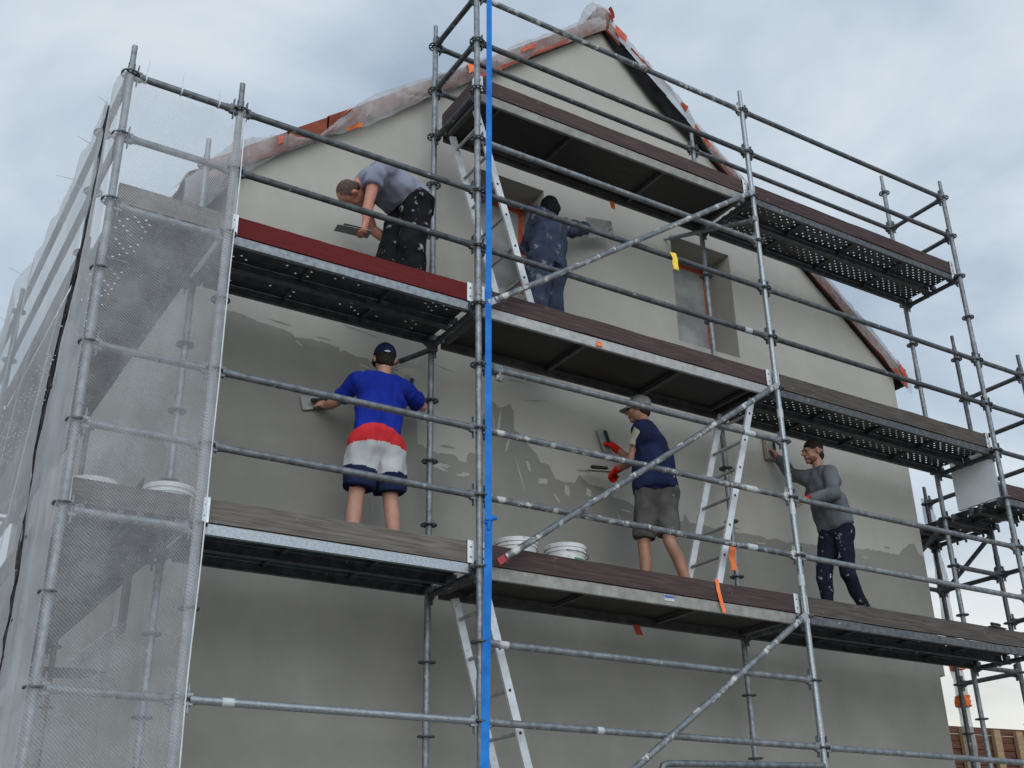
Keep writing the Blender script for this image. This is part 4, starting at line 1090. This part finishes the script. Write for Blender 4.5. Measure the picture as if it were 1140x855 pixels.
    def shirt(s, mat, sleeve=.62, hem=.10, g=.016, name='t_shirt', fold=.010, long=False, loose=.0):
        J = s.J; mb = MB(); b = s.b
        s.torso(mb, g)
        dn = (J['pel']-J['chest']).normalized()
        mb.cone(J['chest'].lerp(J['pel'], .35), .112*b+g, J['pel']+dn*hem, .112*b+g+loose, s.wh, 1.47, flat1=True)
        for S_ in 'LR':
            sh, el, w = J['sh'+S_], J['el'+S_], J['ha'+S_]
            if sleeve <= 0: continue
            if not long: mb.cone(sh, .056*b+g*.7, sh.lerp(el, sleeve), .052*b+g*.6+.008, flat1=True)
            else:
                mb.cone(sh, .058*b+g, el, .050*b+g); mb.cone(el, .050*b+g, el.lerp(w, .9), .038*b+g*.6, flat1=True)
        return s.cloth(name, mb, mat, fold, seed=len(name)+int(abs(J['pel'].x)*10))
    def legs(s, mat, to=1.0, g=.02, name='trousers', flare=.0, fold=.010, matfn=None):
        J = s.J; mb = MB(); b = s.b
        s.hips(mb, g*.8); mb.cone(J['pel']+(J['pel']-(J['hipL']+J['hipR'])/2).normalized()*.03, .103*b+g*.6, J['pel'], .106*b+g*.7, s.wh, 1.38, flat0=True)
        for S_ in 'LR':
            h, k, a = J['hip'+S_], J['kn'+S_], J['an'+S_]
            if to < 1: mb.cone(h, .094*b+g, h.lerp(k, to/.5), .072*b+g+flare, flat1=True)
            else:
                mb.cone(h, .092*b+g, k, .064*b+g); mb.cone(k, .064*b+g, a-V((0,0,.02)), .052*b+g+flare, flat1=True)
        return s.cloth(name, mb, mat, fold, seed=3+int(abs(J['pel'].x)*10), matfn=matfn)
    def shoes(s, sock=None):
        J = s.J
        for S_ in 'LR':
            a, t = J['an'+S_], J['to'+S_]; mb = MB(); d = (t-a); d.z = 0; d.normalize()
            base = min(a.z, t.z)-.03
            h = V((a.x,a.y,t.z))-d*.035
            mb.cone(h+V((0,0,.01)), .042, V((a.x,a.y,t.z))+d*.10, .043); mb.cone(V((a.x,a.y,t.z))+d*.10, .043, t, .036); mb.cone(h+V((0,0,.03)), .044, a-V((0,0,.01)), .046, flat1=True)
            s.cloth('shoe', mb, 'shoe', 0)
            if sock:
                mb = MB(); k = J['kn'+S_]; mb.cone(a-V((0,0,.03)), .044*s.b, a.lerp(k, sock), .050*s.b, flat1=True, flat0=True); s.cloth('sock', mb, 'navy', .002)
    def hair(s, mat, up=.0, fwd=0.0):
        hc, u, f, sd = s.head_c(), s.hu, s.hf, s.hs; mb = MB()
        mb.ell(hc+u*(.030+up)-f*(.016-fwd), [sd*.0785, f*.093, u*.088]); mb.ell(hc-u*.03-f*.05, [sd*.062, f*.045, u*.055])
        return s.cloth('hair', mb, mat, .003, 60, .007, 2)
    def cap(s, mat, brim=True, name='cap', strap=None):
        hc, u, f, sd = s.head_c(), s.hu, s.hf, s.hs; mb = MB()
        mb.ell(hc+u*.030-f*.008, [sd*.086, f*.106, u*.098], half=True); mb.cone(hc+u*.030-f*.008, .001, hc+u*.031-f*.008, .001)
        mb.cone(hc+u*.012-f*.008, .087, hc+u*.036-f*.008, .086, f, 1.22, True, True)
        o = s.cloth(name, mb, mat, .002, 12, .007, 2, 3)
        if brim:
            mb = MB(); n = 16; vs = []; fs = []
            for i in range(n+1):
                a = math.pi*(i/n-.5)*.9
                for r, zz in ((.098,.022),(.165,.004)):
                    p = hc+f*(math.cos(a)*r*(1.03 if r > .1 else 1.0))+sd*math.sin(a)*min(r,.088+.0*r)*1.0+u*(zz-.012*abs(math.sin(a)))
                    vs += [p, p+u*.006]
            for i in range(n):
                A = i*4; B = A+4
                fs += [(A,A+2,B+2,B),(A+1,B+1,B+3,A+3),(A+2,A+3,B+3,B+2),(A,B,B+1,A+1)]
            fs += [(0,1,3,2),(n*4,n*4+2,n*4+3,n*4+1)]
            b_ = mb.add(vs, fs).build('brim', M[mat], o, True)
        if strap:
            st = MB(); st.ell(hc-f*.114+u*.015, [sd*.022, f*.004, u*.008], 12); st.build('logo_tab', M[strap], o, True)
        return o
    def gloves(s, sides='LR', g=.0035, cuff=.06):
        for S_ in sides:
            mb = MB(); s.hand_caps(mb, S_, g)
            el, w = s.J['el'+S_], s.J['ha'+S_]; d = (w-el).normalized()
            mb.cone(w-d*cuff, .036, w+d*.015, .030, flat0=True)
            s.cloth('glove', mb, 'glove', .002, 20, .0068, 4, 3)
    def grip(s, side):
        return s.hand_caps(MB(), side)

def trowel(label, c, long_d, nrm, L=.27, Wd=.12, mat='blade', handle_up=.05, kind='trowel', hlen=.12):
    """finishing trowel: blade centred at c, long axis long_d, handle on the side of nrm"""
    c = V(c); d = V(long_d).normalized(); n = V(nrm); n = (n-d*n.dot(d)).normalized(); w = d.cross(n)
    t = thing('trowel', label, kind, c)
    b = MB(); vs = []
    for q in (-.001, .001):
        for a, e in ((-.5,-.5),(.5,-.42),(.5,.42),(-.5,.5)): vs.append(d*a*L+w*e*Wd+n*q)
    b.add(vs, [(3,2,1,0),(4,5,6,7),(0,1,5,4),(1,2,6,5),(2,3,7,6),(3,0,4,7)]).build('blade', M[mat], t, False)
    MB().path([-d*L*.18+n*.002, -d*L*.18+n*handle_up*.6, -d*hlen*.5+n*handle_up],.006,8).build('tang', M['galv_dark'], t, True)
    MB().cone(-d*hlen*.5+n*handle_up, .015, d*hlen*.5+n*handle_up, .0165).build('grip', M['grip'], t, True)
    return t

dk1, dk2 = ZT, 2+ZT
# --- man in the blue T-shirt, back to us, both hands at the wall
P = Person('man in navy cap, blue T-shirt and red, grey and navy shorts smoothing the wall',
  dict(pel=(-.575,.45,.965), mid=(-.56,.47,1.14), chest=(-.535,.50,1.335), neck=(-.50,.53,1.515), head=(-.485,.56,1.665),
       shL=(-.715,.50,1.415), elL=(-.785,.72,1.315), haL=(-.80,.885,1.345), shR=(-.335,.55,1.455), elR=(-.085,.70,1.42), haR=(-.055,.885,1.59),
       hipL=(-.665,.45,.915), knL=(-.705,.48,.515), anL=(-.765,.43,.115), toL=(-.80,.58,.065),
       hipR=(-.485,.46,.92), knR=(-.435,.49,.525), anR=(-.415,.43,.115), toR=(-.40,.58,.065)),
  (.10,1,0), (.25,.95,.12), (-.57,.45,dk1), fist=(.35,.45), hand_dir=((-.25,.55,.5),(.15,.35,.7)), palm=((0,1,0),(0,1,0)))
P.shirt('blue', .80, .030, .015, fold=.012, loose=-.010)
P.legs([M['navy'], M['greycloth'], M['redcloth']], .415, .032, 'shorts', .012, matfn=lambda c: 2 if c.z > .905-.12*abs(c.x+.575) else (1 if c.z > .695 + .12*abs(c.x+.57) else 0))
P.shoes(.53); P.hair('hair_dark', -.01); P.cap('navy', True, strap='greycloth')
trowel('steel trowel pressed to the wall under the left hand of the man in blue', (-.83,.972,1.40), (.9,0,.25), (0,-1,0), .26, .11, 'blade_plaster', .045)
trowel('plaster covered trowel held up by the right hand of the man in blue', (-.085,.972,1.685), (.3,0,.9), (0,-1,0), .22, .10, 'blade', .045)

# --- bending man on the upper level
P = Person('man in blue grey T-shirt and paint stained black trousers bending down over the red board',
  dict(pel=(-.36,.40,2.985), mid=(-.50,.40,3.085), chest=(-.655,.40,3.115), neck=(-.80,.42,3.06), head=(-.88,.435,2.935),
       shL=(-.755,.26,3.03), elL=(-.805,.25,2.765), haL=(-.815,.27,2.60), shR=(-.735,.56,3.04), elR=(-.58,.66,2.83), haR=(-.40,.60,2.70),
       hipL=(-.37,.31,2.945), knL=(-.405,.31,2.53), anL=(-.40,.31,2.14), toL=(-.54,.31,2.09),
       hipR=(-.38,.49,2.945), knR=(-.50,.48,2.54), anR=(-.56,.48,2.14), toR=(-.70,.48,2.09)),
  (-1,0,0), (-.25,.40,-.9), (-.38,.40,dk2), skin='skin_red', hup=(-.88,.05,-.30), fist=(.95,.5), hand_dir=((-.05,0,-1),None), palm=((-.6,.6,0),None), build=1.06)
P.shirt('tee_grey', .40, .03, .018, fold=.012, loose=.01)
P.legs('black_paint', 1.0, .034, 'trousers', .022, fold=.014); P.shoes(); P.hair('hair_brown', -.008)
trowel('thin bladed trowel held low by the bending man', (-.90,.30,2.515), (-1,.05,-.06), (0,.1,1), .27, .10, 'blade', .035)

# --- man in navy overalls, right arm stretched out
P = Person('man in dusty navy workwear and black cap reaching out with a wide trowel',
  dict(pel=(1.00,.54,2.97), chest=(1.045,.57,3.29), neck=(1.085,.60,3.455), head=(1.12,.635,3.575),
       shL=(.91,.50,3.375), elL=(.93,.72,3.17), haL=(1.10,.84,3.22), shR=(1.215,.61,3.40), elR=(1.435,.69,3.51), haR=(1.635,.80,3.645),
       hipL=(.92,.51,2.93), knL=(.885,.53,2.53), anL=(.86,.50,2.14), toL=(.88,.63,2.09),
       hipR=(1.085,.57,2.93), knR=(1.075,.59,2.53), anR=(1.06,.56,2.14), toR=(1.12,.68,2.09)),
  (.3,.95,0), (.35,.85,-.25), (1.0,.54,dk2), hup=(.05,.28,.95), fist=(.9,.9), palm=(None,(0,.5,-1)))
J = P.J
P.legs('navy_over', 1.0, .026, 'trousers', .022, fold=.017)
mb = MB(); P.torso(mb, .026)
mb.cone(J['chest'], .133, J['pel']-V((0,0,.10)), .142, P.wh, 1.30, flat1=True)
for S_ in 'LR':
    mb.cone(J['sh'+S_], .080, J['el'+S_], .066); mb.cone(J['el'+S_], .066, J['el'+S_].lerp(J['ha'+S_], .88), .050, flat1=True)
P.cloth('jacket', mb, 'navy_over', .020, 6.5, .010, 5)
mb = MB(); mb.cone(J['neck']-V((0,0,.05)), .085, J['neck']+V((.01,.01,.03)), .072, flat1=True); P.cloth('collar', mb, 'navy_over', .006)
P.shoes(); P.hair('hair_dark', -.01); P.cap('capblack', True)
P.cloth('neck_flap', MB().ell(P.head_c()-P.hu*.035-P.hf*.055, [P.hs*.082, P.hf*.058, P.hu*.085]), 'capblack', .003, 12, .008)
trowel('wide plaster smeared trowel in the outstretched hand of the man in overalls', (1.80,.80,3.69), (.93,.15,.30), (.1,.9,.2), .36, .20, 'blade_plaster', .03)

# --- man with the vest
P = Person('man in grey cap, navy vest, grey shorts and red gloves working with two trowels',
  dict(pel=(1.86,.35,1.00), mid=(1.875,.37,1.17), chest=(1.89,.41,1.385), neck=(1.875,.46,1.595), head=(1.862,.495,1.745),
       shL=(1.765,.37,1.495), elL=(1.715,.47,1.235), haL=(1.75,.70,1.245), shR=(2.01,.54,1.495), elR=(1.96,.74,1.36), haR=(1.885,.885,1.535),
       hipL=(1.79,.38,.945), knL=(1.775,.45,.53), anL=(1.735,.42,.115), toL=(1.66,.55,.065),
       hipR=(1.93,.31,.945), knR=(1.905,.29,.54), anR=(2.015,.21,.115), toR=(1.95,.34,.065)),
  (-.55,.83,0), (-.62,.78,.02), (1.9,.35,dk1), skin='skin_tan', build=.95, fist=(.85,.85), palm=((.3,.6,-.4),(0,.9,-.3)), hand_dir=(None,(-.3,.5,.6)))
P.shirt('beige', .55, .0, .010, fold=.006)
P.legs('khaki', .44, .012, 'shorts', .010, fold=.012)
mb = MB(); P.torso(mb, .026)
J = P.J; dn = (J['pel']-J['chest']).normalized()
mb.cone(J['chest'].lerp(J['pel'], .3), .134, J['pel']+dn*.05, .138, P.wh, 1.32, flat1=True)
mb.cone(J['neck']-V((0,0,.06)), .082, J['neck']+V((0,0,.015)), .070, flat1=True)
P.cloth('vest', mb, 'navy', .012, 7, .010, 8)
P.gloves(); P.shoes(); P.hair('hair_dark', -.008)
P.cap('capgrey', True, strap='white')
trowel('trowel held to the wall by the upper red glove of the man in the vest', (1.83,.965,1.62), (-.35,0,.9), (.1,-1,0), .22, .10, 'blade_plaster', .05)
trowel('pale trowel in the lower red glove of the man in the vest', (1.67,.84,1.265), (-.9,.4,.05), (.0,-.2,1), .22, .10, 'alu', .03)

# --- man in the grey hoodie
P = Person('bare headed man in grey hoodie and black sweatpants reaching up with a sponge',
  dict(pel=(3.945,.385,1.005), mid=(3.925,.39,1.17), chest=(3.88,.41,1.365), neck=(3.89,.44,1.575), head=(3.865,.455,1.725),
       shL=(3.85,.285,1.475), elL=(3.765,.20,1.215), haL=(3.565,.335,1.185), shR=(3.86,.575,1.515), elR=(3.85,.745,1.60), haR=(3.845,.885,1.82),
       hipL=(3.955,.32,.955), knL=(3.92,.31,.545), anL=(4.13,.295,.135), toL=(4.02,.28,.075),
       hipR=(3.925,.46,.955), knR=(3.79,.46,.545), anR=(3.77,.45,.115), toR=(3.63,.46,.065)),
  (-1,.18,0), (-.95,.35,.05), (3.94,.385,dk1), skin='skin_tan', fist=(.8,.7), palm=((0,.6,-.6),(-.2,1,0)), hand_dir=(None,(-.15,.35,.9)), build=.91)
P.shirt('hoodie', 1, .02, .017, 'hoodie', .010, True)
J = P.J; mb = MB(); mb.cone(J['neck']+V((.085,-.05,-.055)), .052, J['neck']+V((.09,.05,-.055)), .052); mb.cone(J['neck']+V((.02,-.075,-.04)), .030, J['neck']+V((.09,-.03,-.03)), .04); mb.cone(J['neck']+V((.01,0,-.07)), .075, J['neck']+V((.02,0,-.025)), .062, flat1=True)
P.cloth('hood', mb, 'hoodie', .010, 9, .009, 4)
P.legs('black_spots', 1.0, .010, 'sweatpants', -.012, fold=.008); P.shoes(); P.hair('hair_dark', .008, .010)
P.cloth('beard', MB().ell(P.head_c()-P.hu*.070+P.hf*.022, [P.hs*.0605, P.hf*.0615, P.hu*.045]), 'stubble', .001, 50, .006)
for S_ in 'LR':
    el, w = J['el'+S_], J['ha'+S_]; mb = MB(); mb.cone(el.lerp(w, .86), .036, el.lerp(w, .99), .033, flat0=True, flat1=True); P.cloth('cuff', mb, 'redcloth', .002, 20, .007)
sp = thing('sponge_float', 'brown sponge float pressed on the wall by the man in the hoodie', 'sponge float', (3.84,.955,1.93))
MB().bbox((-.07,0,-.12),(.07,.035,.12),.008).build('sponge', M['sponge'], sp, False)
MB().bbox((-.065,-.010,-.115),(.065,-.0005,.115),.003).build('plate', M['alu_dirty'], sp, False)
MB().cone((0,-.045,-.06), .014, (0,-.045,.06), .014).build('grip', M['grip'], sp, True)

bpy.data.scenes.remove(TMP)

trowel('trowel lying on the brown toe board near the right end of the lowest level', (5.50,.055,.1845), (1,.1,0), (0,0,1), .26, .10, 'blade', .03)

# ------------------------------------------------------------------ camera
cam = bpy.data.cameras.new('Camera'); co = bpy.data.objects.new('Camera', cam); C.objects.link(co); S.camera = co
cx, cy, cz, yaw, pit, rol, foc = -3.75892, -6.37773, -2.09392, .564862, .434922, -.0191197, 1265.728
f = V((math.sin(yaw)*math.cos(pit), math.cos(yaw)*math.cos(pit), math.sin(pit))); r0 = V((math.cos(yaw), -math.sin(yaw), 0)); u0 = r0.cross(f)
r2 = r0*math.cos(rol)+u0*math.sin(rol); u2 = u0*math.cos(rol)-r0*math.sin(rol)
co.matrix_world = Matrix(((r2.x,u2.x,-f.x,cx),(r2.y,u2.y,-f.y,cy),(r2.z,u2.z,-f.z,cz),(0,0,0,1)))
cam.sensor_width = 36; cam.lens = 36*foc/1140; cam.clip_start = .05; cam.clip_end = 2000

# ------------------------------------------------------------------ sky and light: an overcast evening, brighter behind the viewer and low on the right
wd = bpy.data.worlds.new('World'); S.world = wd; wd.use_nodes = True
nt = wd.node_tree; bg = nt.nodes['Background']; bg.inputs['Strength'].default_value = .1
sky = nd(nt, 'ShaderNodeTexSky'); sky.sky_type = 'NISHITA'; sky.sun_disc = False
SUN_EL, SUN_AZ = 22, 203       # azimuth from +Y towards +X, degrees
sky.sun_elevation = R(SUN_EL); sky.sun_rotation = R(SUN_AZ)
tc = nd(nt, 'ShaderNodeTexCoord'); sep = nd(nt, 'ShaderNodeSeparateXYZ'); nt.links.new(tc.outputs['Generated'], sep.inputs[0])
def mth(op, a, b=None, c=None, clamp=False):
    m = nd(nt, 'ShaderNodeMath', operation=op); m.use_clamp = clamp
    for i, v in enumerate((a, b, c)):
        if v is None: continue
        if isinstance(v, (int, float)): m.inputs[i].default_value = v
        else: nt.links.new(v, m.inputs[i])
    return m.outputs[0]
zz = mth('ADD', mth('MAXIMUM', sep.outputs['Z'], 0.0), .28)
cmb = nd(nt, 'ShaderNodeCombineXYZ'); nt.links.new(mth('DIVIDE', sep.outputs['X'], zz), cmb.inputs[0]); nt.links.new(mth('DIVIDE', sep.outputs['Y'], zz), cmb.inputs[1])
def nz_(scale, det, rough, off, dist=0):
    mp = nd(nt, 'ShaderNodeMapping'); mp.inputs['Location'].default_value = off; nt.links.new(cmb.outputs[0], mp.inputs['Vector'])
    n = nd(nt, 'ShaderNodeTexNoise'); n.inputs['Scale'].default_value = scale; n.inputs['Detail'].default_value = det; n.inputs['Roughness'].default_value = rough; n.inputs['Distortion'].default_value = dist
    nt.links.new(mp.outputs[0], n.inputs['Vector']); return n.outputs['Fac']
n1 = nz_(2.4, 8, .52, (3.1,1.7,0), .35); n2 = nz_(1.3, 5, .5, (7.3,2.2,0))
cl = mth('ADD', mth('MULTIPLY', n1, .6), mth('MULTIPLY', n2, .4))
cr = ramp(nt, cl, [(.40, (3.5,4.45,5.6)), (.60, (7.3,8.1,8.8)), (.50, (5.2,6.2,7.3))])
col = mixc(nt, .9, sky.outputs[0], cr.outputs[0])
# low cream coloured clear band on the right horizon
az = mth('ADD', mth('MULTIPLY', sep.outputs['X'], .82), mth('MULTIPLY', sep.outputs['Y'], .57))
low_ = mth('SUBTRACT', 1.0, mth('MULTIPLY', sep.outputs['Z'], 3.2), clamp=True)
fac = mth('MULTIPLY', mth('POWER', low_, 1.3), mth('MULTIPLY', mth('MAXIMUM', az, 0.0), 1.1), clamp=True)
col = mixc(nt, fac, col, (11.5,10.8,9.0))
# brightness added to the unseen sky behind the viewer, sun's side, to light the wall
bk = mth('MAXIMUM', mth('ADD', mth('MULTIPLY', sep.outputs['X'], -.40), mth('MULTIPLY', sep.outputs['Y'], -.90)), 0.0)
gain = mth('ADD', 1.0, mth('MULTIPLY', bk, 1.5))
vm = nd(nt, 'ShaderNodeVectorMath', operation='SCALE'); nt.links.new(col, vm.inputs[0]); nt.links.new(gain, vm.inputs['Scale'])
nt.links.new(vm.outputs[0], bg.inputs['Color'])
sl = bpy.data.lights.new('Sun', 'SUN'); so = bpy.data.objects.new('Sun', sl); C.objects.link(so)
sl.energy = 1.0; sl.angle = R(60); sl.color = (1,.975,.94)
sd_ = V((math.sin(R(SUN_AZ))*math.cos(R(SUN_EL)), math.cos(R(SUN_AZ))*math.cos(R(SUN_EL)), math.sin(R(SUN_EL))))
so.rotation_euler = sd_.to_track_quat('Z','Y').to_euler(); so.location = (0,-10,20)
S.view_settings.view_transform = 'Standard'; S.view_settings.look = 'None'; S.view_settings.exposure = 0; S.view_settings.gamma = 1
S.cycles.max_bounces = 8; S.cycles.transparent_max_bounces = 24; S.cycles.use_denoising = True
